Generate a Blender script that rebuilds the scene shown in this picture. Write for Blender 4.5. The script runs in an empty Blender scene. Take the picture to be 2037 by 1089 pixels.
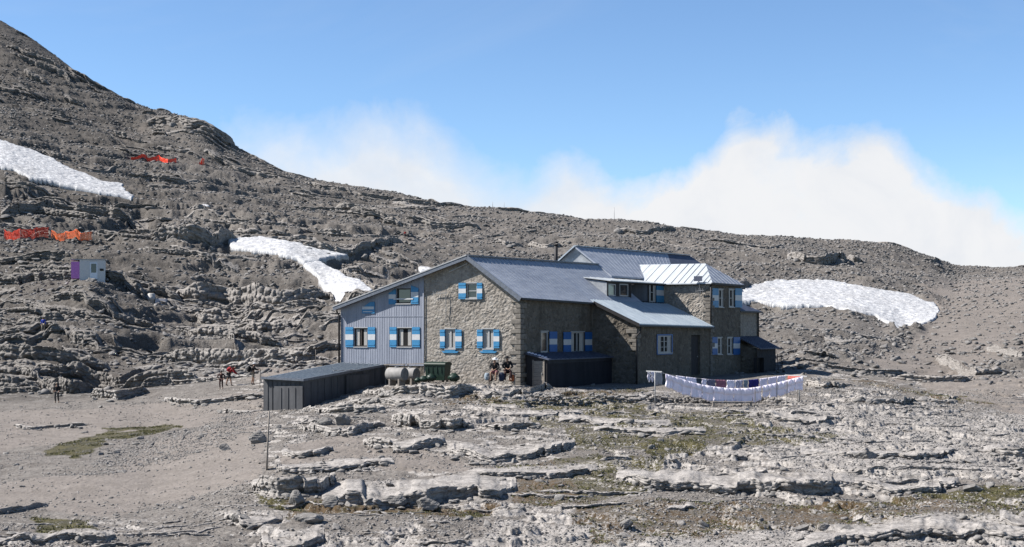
import bpy, bmesh, math, random
import numpy as np
from mathutils import Vector, Matrix
R = math.radians
random.seed(7)
scene = bpy.context.scene
COL = scene.collection

# ------------------------------------------------------------------ camera, world, sun, exposure
F = 50 / 36 * 2037.0      # focal length in photo pixels
CX, H0 = 1018.5, 655.0    # principal column, eye-level row
cam_d = bpy.data.cameras.new('camera'); cam_d.lens = 50; cam_d.sensor_width = 36
cam_d.shift_y = (H0 - 544.5) / 2037.0
cam_d.clip_start = 0.5; cam_d.clip_end = 12000
cam = bpy.data.objects.new('camera', cam_d); COL.objects.link(cam)
cam.location = (0, 0, 0); cam.rotation_euler = (R(90), 0, 0)
scene.camera = cam
scene.view_settings.view_transform = 'Standard'; scene.view_settings.look = 'None'
scene.view_settings.exposure = 1.25; scene.view_settings.gamma = 1
SUN_EL, SUN_AZ = R(45), R(-1)     # azimuth: degrees behind the picture plane, light from the left
sdir = Vector((-math.cos(SUN_AZ) * math.cos(SUN_EL), math.sin(SUN_AZ) * math.cos(SUN_EL), math.sin(SUN_EL)))
sun_d = bpy.data.lights.new('sun', 'SUN'); sun_d.energy = 5.0; sun_d.angle = R(0.5); sun_d.color = (1, 0.955, 0.9)
sun = bpy.data.objects.new('sun', sun_d); COL.objects.link(sun)
sun.rotation_euler = sdir.to_track_quat('Z', 'Y').to_euler(); sun.location = sdir * 200
world = bpy.data.worlds.new("World"); scene.world = world; world.use_nodes = True

def build_world():
    nt = world.node_tree; N = nt.nodes; L = nt.links; N.clear()
    out = N.new('ShaderNodeOutputWorld'); bg = N.new('ShaderNodeBackground'); L.new(bg.outputs[0], out.inputs[0])
    sky = N.new('ShaderNodeTexSky'); sky.sky_type = 'NISHITA'; sky.sun_disc = False
    sky.sun_elevation = SUN_EL; sky.sun_rotation = math.atan2(sdir.x, sdir.y)
    sky.altitude = 2500; sky.air_density = 1.0; sky.dust_density = 0.6; sky.ozone_density = 1.0
    def M(op, a, b=None, c=None, cl=False):
        n = N.new('ShaderNodeMath'); n.operation = op; n.use_clamp = cl
        for i, v in enumerate((a, b, c)):
            if v is None: continue
            if isinstance(v, (int, float)): n.inputs[i].default_value = v
            else: L.new(v, n.inputs[i])
        return n.outputs[0]
    tc = N.new('ShaderNodeTexCoord'); sep = N.new('ShaderNodeSeparateXYZ'); L.new(tc.outputs['Generated'], sep.inputs[0])
    X, Y, Z = sep.outputs
    ysafe = M('MAXIMUM', Y, 0.05)
    kx = M('DIVIDE', X, ysafe); kz = M('DIVIDE', Z, ysafe)     # tangent of bearing and of elevation
    front = M('MULTIPLY_ADD', Y, 4, -0.6, True)
    comb = N.new('ShaderNodeCombineXYZ'); L.new(kx, comb.inputs[0]); L.new(kz, comb.inputs[1])
    def noise(scale, det, rough, off=0.0, dist=0.0, sy=1.0):
        mp = N.new('ShaderNodeMapping'); mp.inputs['Location'].default_value = (off, off * 0.7, off * 1.3)
        mp.inputs['Scale'].default_value = (1, sy, 1)
        L.new(comb.outputs[0], mp.inputs[0])
        n = N.new('ShaderNodeTexNoise'); n.inputs['Scale'].default_value = scale; n.inputs['Detail'].default_value = det
        n.inputs['Roughness'].default_value = rough; n.inputs['Distortion'].default_value = dist
        L.new(mp.outputs[0], n.inputs['Vector']); return n.outputs[0]
    # height of the cloud bank as a curve of the bearing
    cv = N.new('ShaderNodeFloatCurve'); cm = cv.mapping.curves[0]
    def kb(px): return (px - CX) / F + 0.5
    def kh(py): return (H0 - py) / F * 3
    pts = [(0, kh(700)), (kb(300), kh(460)), (kb(440), kh(250)), (kb(520), kh(230)), (kb(620), kh(215)), (kb(800), kh(215)), (kb(880), kh(262)),
           (kb(960), kh(310)), (kb(1040), kh(325)), (kb(1130), kh(285)), (kb(1250), kh(310)), (kb(1380), kh(292)), (kb(1480), kh(232)), (kb(1560), kh(252)),
           (kb(1640), kh(275)), (kb(1740), kh(232)), (kb(1830), kh(290)), (kb(1930), kh(350)), (kb(2037), kh(420)), (1, kh(560))]
    while len(cm.points) < len(pts): cm.points.new(0.5, 0.5)
    for p, q in zip(cm.points, pts): p.location = (min(max(q[0], 0), 1), max(q[1], 0)); p.handle_type = 'AUTO'
    cv.mapping.update()
    L.new(M('ADD', kx, 0.5, None, True), cv.inputs['Value'])
    top = M('DIVIDE', cv.outputs[0], 3.0)
    n1 = noise(7, 7, 0.56, 3.1, 0.35); n2 = noise(26, 6, 0.6, 7.7, 0.3)
    nn = M('ADD', M('MULTIPLY', M('SUBTRACT', n1, 0.5), 0.10), M('MULTIPLY', M('SUBTRACT', n2, 0.5), 0.042))
    dlt = M('ADD', M('SUBTRACT', top, kz), nn)                 # >0 inside the bank
    # left part of the bank is thin and wispy
    soft = N.new('ShaderNodeMapRange'); L.new(kx, soft.inputs[0])
    soft.inputs[1].default_value = -0.03; soft.inputs[2].default_value = 0.08; soft.inputs[3].default_value = 22.0; soft.inputs[4].default_value = 38.0
    dens = M('MULTIPLY', dlt, soft.outputs[0], None, True)
    n3 = noise(5, 6, 0.6, 12.3, 0.6)
    thin = N.new('ShaderNodeMapRange'); L.new(kx, thin.inputs[0])
    thin.inputs[1].default_value = -0.03; thin.inputs[2].default_value = 0.07; thin.inputs[3].default_value = 0.88; thin.inputs[4].default_value = 0.99
    wis = M('ADD', thin.outputs[0], M('MULTIPLY', M('SUBTRACT', n3, 0.5), 1.3), None, True)
    mask = M('MULTIPLY', M('MULTIPLY', dens, wis), front, None, True)
    # faint high veil
    veil = M('MULTIPLY', M('SUBTRACT', noise(2.2, 6, 0.62, 21.0, 0.5, 3.0), 0.50, None, True), 0.45, None, True)
    mask = M('MAXIMUM', mask, M('MULTIPLY', veil, front))
    sc_ = N.new('ShaderNodeMix'); sc_.data_type = 'RGBA'; sc_.blend_type = 'MULTIPLY'; sc_.inputs[0].default_value = 1
    L.new(sky.outputs[0], sc_.inputs[6]); sc_.inputs[7].default_value = (SKY_T[0], SKY_T[1], SKY_T[2], 1)
    mix = N.new('ShaderNodeMix'); mix.data_type = 'RGBA'
    L.new(mask, mix.inputs[0]); L.new(sc_.outputs[2], mix.inputs[6])
    n5 = noise(11, 7, 0.6, 31.0, 0.4); sh_ = N.new('ShaderNodeMapRange'); sh_.interpolation_type = 'SMOOTHSTEP'; sh_.inputs[1].default_value = .34; sh_.inputs[2].default_value = .62; L.new(n5, sh_.inputs[0])
    cc = N.new('ShaderNodeMix'); cc.data_type = 'RGBA'; L.new(sh_.outputs[0], cc.inputs[0])
    s = 1 / SKY_S
    cc.inputs[6].default_value = (0.335 * s, 0.348 * s, 0.370 * s, 1); cc.inputs[7].default_value = (0.375 * s, 0.379 * s, 0.388 * s, 1)
    L.new(cc.outputs[2], mix.inputs[7])
    L.new(mix.outputs[2], bg.inputs[0]); bg.inputs[1].default_value = SKY_S
SKY_S = 0.051; SKY_T = (1.10, 1.30, 1.46)
build_world()

# ------------------------------------------------------------------ tagging helpers
def tag(o, label=None, cat=None, group=None, kind=None):
    if label: o['label'] = label
    if cat: o['category'] = cat
    if group: o['group'] = group
    if kind: o['kind'] = kind
    return o
def thing(name, label, cat, loc, rz=0.0, group=None):
    o = bpy.data.objects.new(name, None); COL.objects.link(o)
    o.empty_display_size = 0.3; o.location = loc; o.rotation_euler = (0, 0, rz)
    return tag(o, label, cat, group)
def link(name, me, mats, parent=None, loc=None):
    o = bpy.data.objects.new(name, me); COL.objects.link(o)
    for m in (mats if isinstance(mats, (list, tuple)) else [mats]): me.materials.append(m)
    if parent: o.parent = parent
    if loc is not None: o.location = loc
    return o
def ordn(i):
    return ['leftmost', 'second', 'third', 'fourth', 'fifth', 'sixth', 'seventh', 'eighth', 'ninth', 'tenth', 'eleventh', 'twelfth', 'thirteenth', 'fourteenth', 'fifteenth', 'sixteenth', 'seventeenth'][i]

# ------------------------------------------------------------------ materials
class NT:
    def __init__(s, name):
        s.m = bpy.data.materials.new(name); s.m.use_nodes = True
        s.N = s.m.node_tree.nodes; s.L = s.m.node_tree.links
        s.b = s.N['Principled BSDF']; s.tc = s.N.new('ShaderNodeTexCoord').outputs['Object']
    def set(s, inp, v):
        if isinstance(v, (int, float)): inp.default_value = v
        elif isinstance(v, tuple): inp.default_value = (v + (1,))[:4] if len(inp.default_value) == 4 else v
        else: s.L.new(v, inp)
    def M(s, op, a, b=None, c=None, cl=False):
        n = s.N.new('ShaderNodeMath'); n.operation = op; n.use_clamp = cl
        for i, v in enumerate((a, b, c)):
            if v is not None: s.set(n.inputs[i], v)
        return n.outputs[0]
    def noise(s, sc, det=4, rough=.6, stretch=(1, 1, 1), off=0, dist=0):
        mp = s.N.new('ShaderNodeMapping'); mp.inputs['Scale'].default_value = stretch; mp.inputs['Location'].default_value = (off, off, off)
        s.L.new(s.tc, mp.inputs[0]); n = s.N.new('ShaderNodeTexNoise')
        n.inputs['Scale'].default_value = sc; n.inputs['Detail'].default_value = det; n.inputs['Roughness'].default_value = rough; n.inputs['Distortion'].default_value = dist
        s.L.new(mp.outputs[0], n.inputs['Vector']); return n.outputs[0]
    def vor(s, sc, stretch=(1, 1, 1), feat='F1', out=0):
        mp = s.N.new('ShaderNodeMapping'); mp.inputs['Scale'].default_value = stretch
        s.L.new(s.tc, mp.inputs[0]); n = s.N.new('ShaderNodeTexVoronoi'); n.feature = feat; n.inputs['Scale'].default_value = sc
        s.L.new(mp.outputs[0], n.inputs['Vector']); return n.outputs[out]
    def mix(s, f, a, b, mode='MIX'):
        n = s.N.new('ShaderNodeMix'); n.data_type = 'RGBA'; n.blend_type = mode; n.clamp_factor = True
        s.set(n.inputs[0], f); s.set(n.inputs[6], a); s.set(n.inputs[7], b); return n.outputs[2]
    def ramp(s, f, lo, hi):
        n = s.N.new('ShaderNodeMapRange'); n.interpolation_type = 'SMOOTHSTEP'
        s.set(n.inputs[0], f); n.inputs[1].default_value = lo; n.inputs[2].default_value = hi; return n.outputs[0]
    def out(s, col, rough=.9, metal=0, spec=.3, bump=None, bs=.5, bd=.05):
        if isinstance(col, bpy.types.NodeSocket): col = s.mix(1.0, col, (.57, .57, .57), 'MULTIPLY')
        s.set(s.b.inputs['Base Color'], col); s.set(s.b.inputs['Roughness'], rough); s.set(s.b.inputs['Metallic'], metal)
        s.b.inputs['Specular IOR Level'].default_value = spec
        if bump is not None:
            n = s.N.new('ShaderNodeBump'); n.inputs['Strength'].default_value = bs; n.inputs['Distance'].default_value = bd
            s.set(n.inputs['Height'], bump); s.L.new(n.outputs[0], s.b.inputs['Normal'])
        return s.m
def plain(name, col, rough=.8, metal=0, spec=.3, var=.25, sc=6, bump=0.0, stretch=(1, 1, 1)):
    t = NT(name); n = t.noise(sc, 5, .65, stretch)
    d = tuple(c * (1 - var) for c in col); e = tuple(c * (1 + var * .6) for c in col)
    return t.out(t.mix(t.ramp(n, .3, .7), d, e), rough, metal, spec, n if bump else None, bump, .03)

def m_ground():
    t = NT('limestone_ground')
    at = t.N.new('ShaderNodeAttribute'); at.attribute_name = 'mask'
    sp = t.N.new('ShaderNodeSeparateColor'); t.L.new(at.outputs['Color'], sp.inputs[0])
    rock, grass, path = sp.outputs; rust = at.outputs['Alpha']
    big = t.noise(.12, 5, .6); mid = t.noise(1.1, 6, .65, off=5); fine = t.noise(9, 6, .7, off=9); hi = t.noise(30, 3, .7, off=2)
    streak = t.noise(2.2, 5, .7, (.35, .35, 3.0), off=4, dist=.4)
    vs = t.vor(4.2, (1, 1, 1.3)); vs2 = t.vor(11)
    grav = t.mix(t.ramp(mid, .35, .65), (.20, .185, .17), (.33, .315, .295))
    grav = t.mix(t.M('MULTIPLY', t.ramp(fine, .5, .68), .55), grav, (.50, .49, .475))
    grav = t.mix(t.M('MULTIPLY', t.ramp(fine, .50, .36), .75), grav, (.10, .095, .09)); grav = t.mix(t.M('MULTIPLY', t.ramp(hi, .52, .66), .5), grav, (.55, .53, .51))
    grav = t.mix(t.M('MULTIPLY', t.ramp(vs, .28, .08), .4), grav, (.47, .46, .45))
    rk = t.mix(t.ramp(streak, .30, .62), (.40, .39, .38), (.70, .685, .665))
    rk = t.mix(t.M('MULTIPLY', t.ramp(mid, .55, .72), .5), rk, (.20, .19, .185))
    rk = t.mix(t.M('MULTIPLY', t.ramp(fine, .56, .70), .35), rk, (.60, .595, .58))
    rk = t.mix(t.M('MULTIPLY', t.ramp(hi, .42, .3), .45), rk, (.12, .115, .11))
    ck = t.vor(1.6, (1, 1, 2.6), 'DISTANCE_TO_EDGE'); ck2 = t.vor(5.5, (1, 1, 2.2), 'DISTANCE_TO_EDGE')
    rk = t.mix(t.M('MULTIPLY', t.ramp(ck, .05, .0), .55), rk, (.13, .125, .12)); rk = t.mix(t.M('MULTIPLY', t.ramp(ck2, .07, .0), .4), rk, (.17, .165, .16))
    col = t.mix(t.ramp(t.M('ADD', rock, t.M('MULTIPLY', t.M('SUBTRACT', fine, .5), .9)), .35, .65), grav, rk)
    pa = t.mix(t.ramp(mid, .3, .7), (.29, .268, .248), (.38, .353, .33))
    pa = t.mix(t.M('MULTIPLY', t.ramp(hi, .55, .7), .4), pa, (.48, .46, .44))
    col = t.mix(t.ramp(t.M('ADD', path, t.M('MULTIPLY', t.M('SUBTRACT', mid, .5), .8)), .3, .7), col, pa)
    # tone: far slopes darker, shade of the left cliff painted in
    gr = t.mix(t.ramp(mid, .4, .6), (.062, .062, .026), (.135, .125, .056))
    gr = t.mix(t.M('MULTIPLY', rust, t.ramp(mid, .35, .55)), gr, (.145, .105, .062))
    gr = t.mix(t.M('MULTIPLY', t.ramp(vs2, .32, .16), .55), gr, (.42, .41, .38))
    gm = t.ramp(t.M('ADD', grass, t.M('ADD', t.M('MULTIPLY', t.M('SUBTRACT', mid, .5), 1.0), t.M('MULTIPLY', t.M('SUBTRACT', fine, .5), 2.6))), .60, .92)
    col = t.mix(gm, col, gr)
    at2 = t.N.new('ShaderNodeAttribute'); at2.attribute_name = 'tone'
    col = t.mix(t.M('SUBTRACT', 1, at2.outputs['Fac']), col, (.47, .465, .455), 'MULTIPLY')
    col = t.mix(1.0, col, (.735, .70, .668), 'MULTIPLY')
    h = t.M('ADD', t.M('MULTIPLY', fine, .6), t.M('ADD', t.M('MULTIPLY', t.M('SUBTRACT', 1, vs), .5), t.M('MULTIPLY', streak, .8)))
    return t.out(col, .95, 0, .15, h, .75, .10)
def m_stonewall(name, lo, hi, mort, sc=2.6, bs=.6):
    t = NT(name)
    v = t.vor(sc, (1, 1, 1.4)); vc = t.vor(sc, (1, 1, 1.4), out=1); n = t.noise(1.4, 6, .65); f = t.noise(14, 4, .7, off=3)
    sp = t.N.new('ShaderNodeSeparateColor'); t.L.new(vc, sp.inputs[0])
    c = t.mix(sp.outputs[0], lo, hi); c = t.mix(t.ramp(n, .45, .6), c, mort)
    c = t.mix(t.M('MULTIPLY', t.ramp(f, .5, .75), .4), c, tuple(min(1, x * 1.5) for x in hi)); c = t.mix(t.M('MULTIPLY', t.ramp(f, .45, .28), .6), c, tuple(x * .4 for x in lo))
    c = t.mix(t.M('MULTIPLY', t.ramp(t.noise(.55, 5, .65, (1, 1, .7), off=13), .50, .68), .55), c, tuple(x * .62 for x in lo)); c = t.mix(t.M('MULTIPLY', t.ramp(t.noise(1.1, 4, .6, (1.6, 1.6, .28), off=17), .56, .72), .4), c, tuple(x * .55 for x in lo))
    h = t.M('ADD', t.M('MULTIPLY', t.M('SUBTRACT', 1, v), .8), t.M('MULTIPLY', f, .5))
    return t.out(c, .95, 0, .15, h, bs, .08)
def m_metal(name, a, b, rough, stretch, metal=.35, spot=.25):
    t = NT(name); n = t.noise(1.0, 5, .6, stretch); f = t.noise(3.0, 5, .7, off=7); g = t.noise(18, 3, .6, off=1)
    c = t.mix(t.ramp(n, .3, .7), a, b); c = t.mix(t.M('MULTIPLY', t.ramp(f, .5, .72), spot), c, tuple(x * .5 for x in a))
    c = t.mix(t.M('MULTIPLY', t.ramp(g, .55, .75), .25), c, tuple(min(1, x * 1.3) for x in b))
    return t.out(c, rough + .15, metal, .25, t.M('ADD', f, t.M('MULTIPLY', g, .3)), .25, .03)
MT = {}
MT['ground'] = m_ground()
def m_snow():
    t = NT('old_snow'); n = t.noise(.8, 6, .7); f = t.noise(5, 4, .7, off=3)
    c = t.mix(t.ramp(n, .35, .7), (.58, .585, .595), (.84, .84, .835)); c = t.mix(t.M('MULTIPLY', t.ramp(f, .52, .72), .8), c, (.34, .33, .315)); sv_ = t.vor(1.5, (1, .7, 1)); c = t.mix(t.M('MULTIPLY', t.ramp(sv_, .35, .62), .5), c, (.40, .40, .41)); c = t.mix(t.M('MULTIPLY', t.ramp(t.noise(.12, 4, .6, off=8), .5, .7), .35), c, (.42, .405, .385))
    return t.out(c, .7, 0, .3, f, .5, .15)
MT['snow'] = m_snow()
def m_rock(name, a, b):
    t = NT(name); n = t.noise(2.5, 6, .7); f = t.noise(14, 5, .7, off=3); v = t.vor(5)
    c = t.mix(t.ramp(n, .3, .7), a, b); c = t.mix(t.M('MULTIPLY', t.ramp(f, .55, .75), .5), c, (.48, .465, .45)); c = t.mix(t.M('MULTIPLY', t.ramp(f, .45, .3), .5), c, (.14, .135, .13))
    return t.out(c, .95, 0, .15, t.M('ADD', f, t.M('MULTIPLY', v, .6)), .7, .05)
MT['rock'] = m_rock('weathered_limestone', (.19, .18, .168), (.36, .34, .32))
MT['rockw'] = m_rock('pale_stone', (.23, .215, .20), (.42, .395, .37))
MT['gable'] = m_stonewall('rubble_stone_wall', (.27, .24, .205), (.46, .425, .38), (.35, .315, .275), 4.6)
MT['wall'] = m_stonewall('shaded_rendered_wall', (.12, .105, .087), (.22, .197, .167), (.165, .145, .12), 3.6, .6)  # rendered stone, its colour darkened to carry the shade of the unlit walls
MT['quoin'] = plain('dressed_corner_stone', (.22, .20, .175), .95, var=.35, sc=4, bump=.5)
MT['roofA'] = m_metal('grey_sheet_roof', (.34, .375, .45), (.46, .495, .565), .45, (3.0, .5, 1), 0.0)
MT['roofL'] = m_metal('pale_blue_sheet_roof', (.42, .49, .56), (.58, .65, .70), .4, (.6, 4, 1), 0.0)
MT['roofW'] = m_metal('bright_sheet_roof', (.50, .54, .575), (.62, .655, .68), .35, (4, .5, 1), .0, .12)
MT['roofD'] = m_metal('dark_blue_sheet_roof', (.085, .10, .15), (.13, .15, .21), .55, (2, 2, 1))
MT['clad'] = m_metal('grey_sheet_cladding', (.27, .295, .36), (.38, .405, .475), .5, (3.0, 1, .25), .0)
MT['crink'] = m_metal('crinkled_flashing', (.32, .34, .37), (.50, .525, .55), .38, (2, 2, 2), .2)
MT['trim'] = plain('dark_gutter_metal', (.035, .033, .035), .6, .3)
MT['edge'] = plain('grey_verge_metal', (.20, .22, .26), .5, .4)
MT['blue'] = plain('blue_shutter_paint', (.05, .26, .50), .5, var=.15, sc=9)
MT['blue_shaded'] = plain('shaded_blue_shutter_paint', (.022, .13, .40), .5, var=.15, sc=9)  # same shutter blue, with the shade of the unlit walls put into the colour
MT['white'] = plain('white_paint', (.66, .67, .68), .5, var=.1, sc=9)
MT['frame'] = plain('white_window_paint', (.48, .48, .48), .5, var=.1)
MT['brown'] = plain('dark_brown_frame', (.045, .032, .025), .5)
MT['dark'] = plain('dark_interior', (.006, .006, .007), .9)
MT['glass'] = plain('window_glass', (.02, .022, .028), .08, 0, .8, var=.1)
MT['curtain'] = plain('curtain_cloth', (.55, .53, .50), .9, var=.25, sc=5, stretch=(6, 6, .5))
MT['wood'] = plain('weathered_wood', (.34, .30, .26), .9, var=.35, sc=8, stretch=(1, 1, 6), bump=.4)
MT['woodd'] = plain('dark_plank_wood', (.045, .042, .045), .9, var=.4, sc=3, stretch=(6, 6, .4), bump=.4)
MT['sheddk'] = m_metal('very_dark_corrugated_sheet', (.022, .024, .034), (.040, .043, .058), .6, (2, 2, .3), 0)
MT['shed'] = m_metal('dark_shed_cladding', (.085, .087, .094), (.135, .137, .144), .65, (2, 2, .3), .1)
MT['shedroof'] = m_metal('shed_sheet_roof', (.04, .055, .078), (.075, .092, .115), .5, (3, .4, 1), .0)
MT['tank'] = plain('pale_concrete_tank', (.33, .315, .30), .75, var=.2, sc=3, bump=.2)
MT['green'] = plain('dark_green_plastic', (.012, .035, .022), .45, var=.3)
def linen(name, c):
    m = plain(name, c, .85, var=.07, sc=3); nt = m.node_tree; tr = nt.nodes.new('ShaderNodeBsdfTranslucent'); mx = nt.nodes.new('ShaderNodeMixShader'); b = nt.nodes['Principled BSDF']
    tr.inputs[0].default_value = (*[x * .46 for x in c], 1); mx.inputs[0].default_value = .4; nt.links.new(b.outputs[0], mx.inputs[1]); nt.links.new(tr.outputs[0], mx.inputs[2])
    nt.links.new(mx.outputs[0], nt.nodes['Material Output'].inputs[0]); return m
MT['sheet'] = linen('white_bed_linen', (1.60, 1.52, 1.66))
MT['pole'] = plain('galvanised_post', (.36, .36, .36), .5, .3)
MT['rope'] = plain('grey_rope', (.45, .45, .45), .8)
def pl(n, c, r=.85): return plain(n, c, r)
MT['skin'] = pl('skin', (.36, .21, .14), .6)
def netm():
    t = NT('orange_safety_net'); n = t.noise(3, 4, .6)
    return t.out(t.mix(n, (1.25, .17, .05), (1.35, .36, .10)), .6)
MT['net'] = netm()
MT['netr'] = plain('red_safety_net', (1.15, .10, .04), .6)

# ------------------------------------------------------------------ mesh helpers
def bm_box(bm, x0, x1, y0, y1, z0, z1, mi=0):
    vs = [bm.verts.new(p) for p in ((x0, y0, z0), (x1, y0, z0), (x1, y1, z0), (x0, y1, z0), (x0, y0, z1), (x1, y0, z1), (x1, y1, z1), (x0, y1, z1))]
    for f in ((0, 3, 2, 1), (4, 5, 6, 7), (0, 1, 5, 4), (1, 2, 6, 5), (2, 3, 7, 6), (3, 0, 4, 7)):
        bm.faces.new([vs[i] for i in f]).material_index = mi
    return vs
def bm_prism(bm, top, bot, mi=0):          # matching polygons
    a = [bm.verts.new(p) for p in top]; b = [bm.verts.new(p) for p in bot]; n = len(a)
    bm.faces.new(a).material_index = mi; bm.faces.new(b[::-1]).material_index = mi
    for i in range(n): bm.faces.new((a[i], b[i], b[(i + 1) % n], a[(i + 1) % n])).material_index = mi
def bm_bar(bm, p, q, w, h=None, mi=0, up=Vector((0, 0, 1))):
    p, q = Vector(p), Vector(q); h = h or w; d = (q - p).normalized()
    if abs(d.dot(up)) > .98: up = Vector((0, 1, 0))
    s = d.cross(up).normalized(); u = s.cross(d).normalized()
    A = [p + s * a * w / 2 + u * b * h / 2 for a, b in ((-1, -1), (1, -1), (1, 1), (-1, 1))]
    B = [x + (q - p) for x in A]; bm_prism(bm, A, B, mi)
def bm_tube(bm, pts, rad, n=10, mi=0, cap=True):
    pts = [Vector(p) for p in pts]; rings = []
    for i, p in enumerate(pts):
        d = (pts[min(i + 1, len(pts) - 1)] - pts[max(i - 1, 0)]).normalized()
        up = Vector((0, 0, 1)) if abs(d.z) < .95 else Vector((0, 1, 0))
        s = d.cross(up).normalized(); u = s.cross(d)
        r = rad[i] if isinstance(rad, (list, tuple)) else rad
        rings.append([bm.verts.new(p + (s * math.cos(2 * math.pi * k / n) + u * math.sin(2 * math.pi * k / n)) * r) for k in range(n)])
    for a, b in zip(rings, rings[1:]):
        for k in range(n):
            f = bm.faces.new((a[k], a[(k + 1) % n], b[(k + 1) % n], b[k])); f.material_index = mi; f.smooth = n > 6
    if cap:
        bm.faces.new(rings[0][::-1]).material_index = mi; bm.faces.new(rings[-1]).material_index = mi
def fin(bm, name, mats, parent=None, loc=None, bevel=0):
    bmesh.ops.recalc_face_normals(bm, faces=bm.faces)
    me = bpy.data.meshes.new(name); bm.to_mesh(me); bm.free()
    o = link(name, me, mats, parent, loc)
    if bevel:
        m = o.modifiers.new('bevel', 'BEVEL'); m.width = bevel; m.segments = 2; m.limit_method = 'ANGLE'
    return o
def NB(): return bmesh.new()

# ------------------------------------------------------------------ noise
def h2(ix, iy, seed):
    a = (ix.astype(np.int64) * 374761393 + iy.astype(np.int64) * 668265263 + seed * 2147483647) & 0xffffffff
    a = ((a ^ (a >> 13)) * 1274126177) & 0xffffffff
    a = ((a ^ (a >> 16)) * 2246822519) & 0xffffffff
    return ((a ^ (a >> 15)) & 0xffffff).astype(np.float32) / 16777216.0
def vn(x, y, seed=0):
    ix = np.floor(x); iy = np.floor(y); fx = (x - ix).astype(np.float32); fy = (y - iy).astype(np.float32)
    ix = ix.astype(np.int64); iy = iy.astype(np.int64)
    fx = fx * fx * fx * (fx * (fx * 6 - 15) + 10); fy = fy * fy * fy * (fy * (fy * 6 - 15) + 10)
    a = h2(ix, iy, seed); b = h2(ix + 1, iy, seed); c = h2(ix, iy + 1, seed); d = h2(ix + 1, iy + 1, seed)
    return (a + (b - a) * fx) * (1 - fy) + (c + (d - c) * fx) * fy
def fbm(x, y, o=4, seed=0, g=.5):
    s = 0; a = 1; t = 0
    for i in range(o):
        s = s + a * (vn(x, y, seed + i * 17) - .5); t += a; a *= g; x = x * 2.03 + 11.3; y = y * 2.03 + 5.7
    return s / t * 2
def domes(x, y, cell, rmin, rmax, prob, seed):
    """rounded stones: height of the tallest dome over each point, in cells"""
    x = x / cell; y = y / cell; ix = np.floor(x).astype(np.int64); iy = np.floor(y).astype(np.int64); out = np.zeros_like(x, dtype=np.float32)
    for dx in (-1, 0, 1):
        for dy in (-1, 0, 1):
            cx = ix + dx; cy = iy + dy
            r = rmin + (rmax - rmin) * h2(cx, cy, seed + 3) ** 2; on = h2(cx, cy, seed + 4) < prob
            ex = x - (cx + h2(cx, cy, seed + 1)); ey = y - (cy + h2(cx, cy, seed + 2))
            a = 6.28 * h2(cx, cy, seed + 5); ca, sa = np.cos(a), np.sin(a)
            d2 = ((ex * ca + ey * sa) ** 2 + (1.6 * (ey * ca - ex * sa)) ** 2) / (r * r)
            out = np.maximum(out, np.where(on & (d2 < 1), r * np.minimum(.62, np.sqrt(np.maximum(1 - d2, 0))) * (.7 + .6 * h2(cx, cy, seed + 6)), 0).astype(np.float32))
    return out * cell
def sst(e0, e1, x):
    t = np.clip((x - e0) / (e1 - e0), 0, 1); return t * t * (3 - 2 * t)
def blur(a, n, axis=0):
    k = np.hanning(2 * n + 3)[1:-1]; k /= k.sum()
    a = np.moveaxis(a, axis, 0); p = np.concatenate([np.repeat(a[:1], n, 0), a, np.repeat(a[-1:], n, 0)])
    o = sum(k[i] * p[i:i + len(a)] for i in range(2 * n + 1)); return np.moveaxis(o, 0, axis)

# ------------------------------------------------------------------ the terrain (one height field over bearing and distance)
QUAL = 1.0
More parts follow.
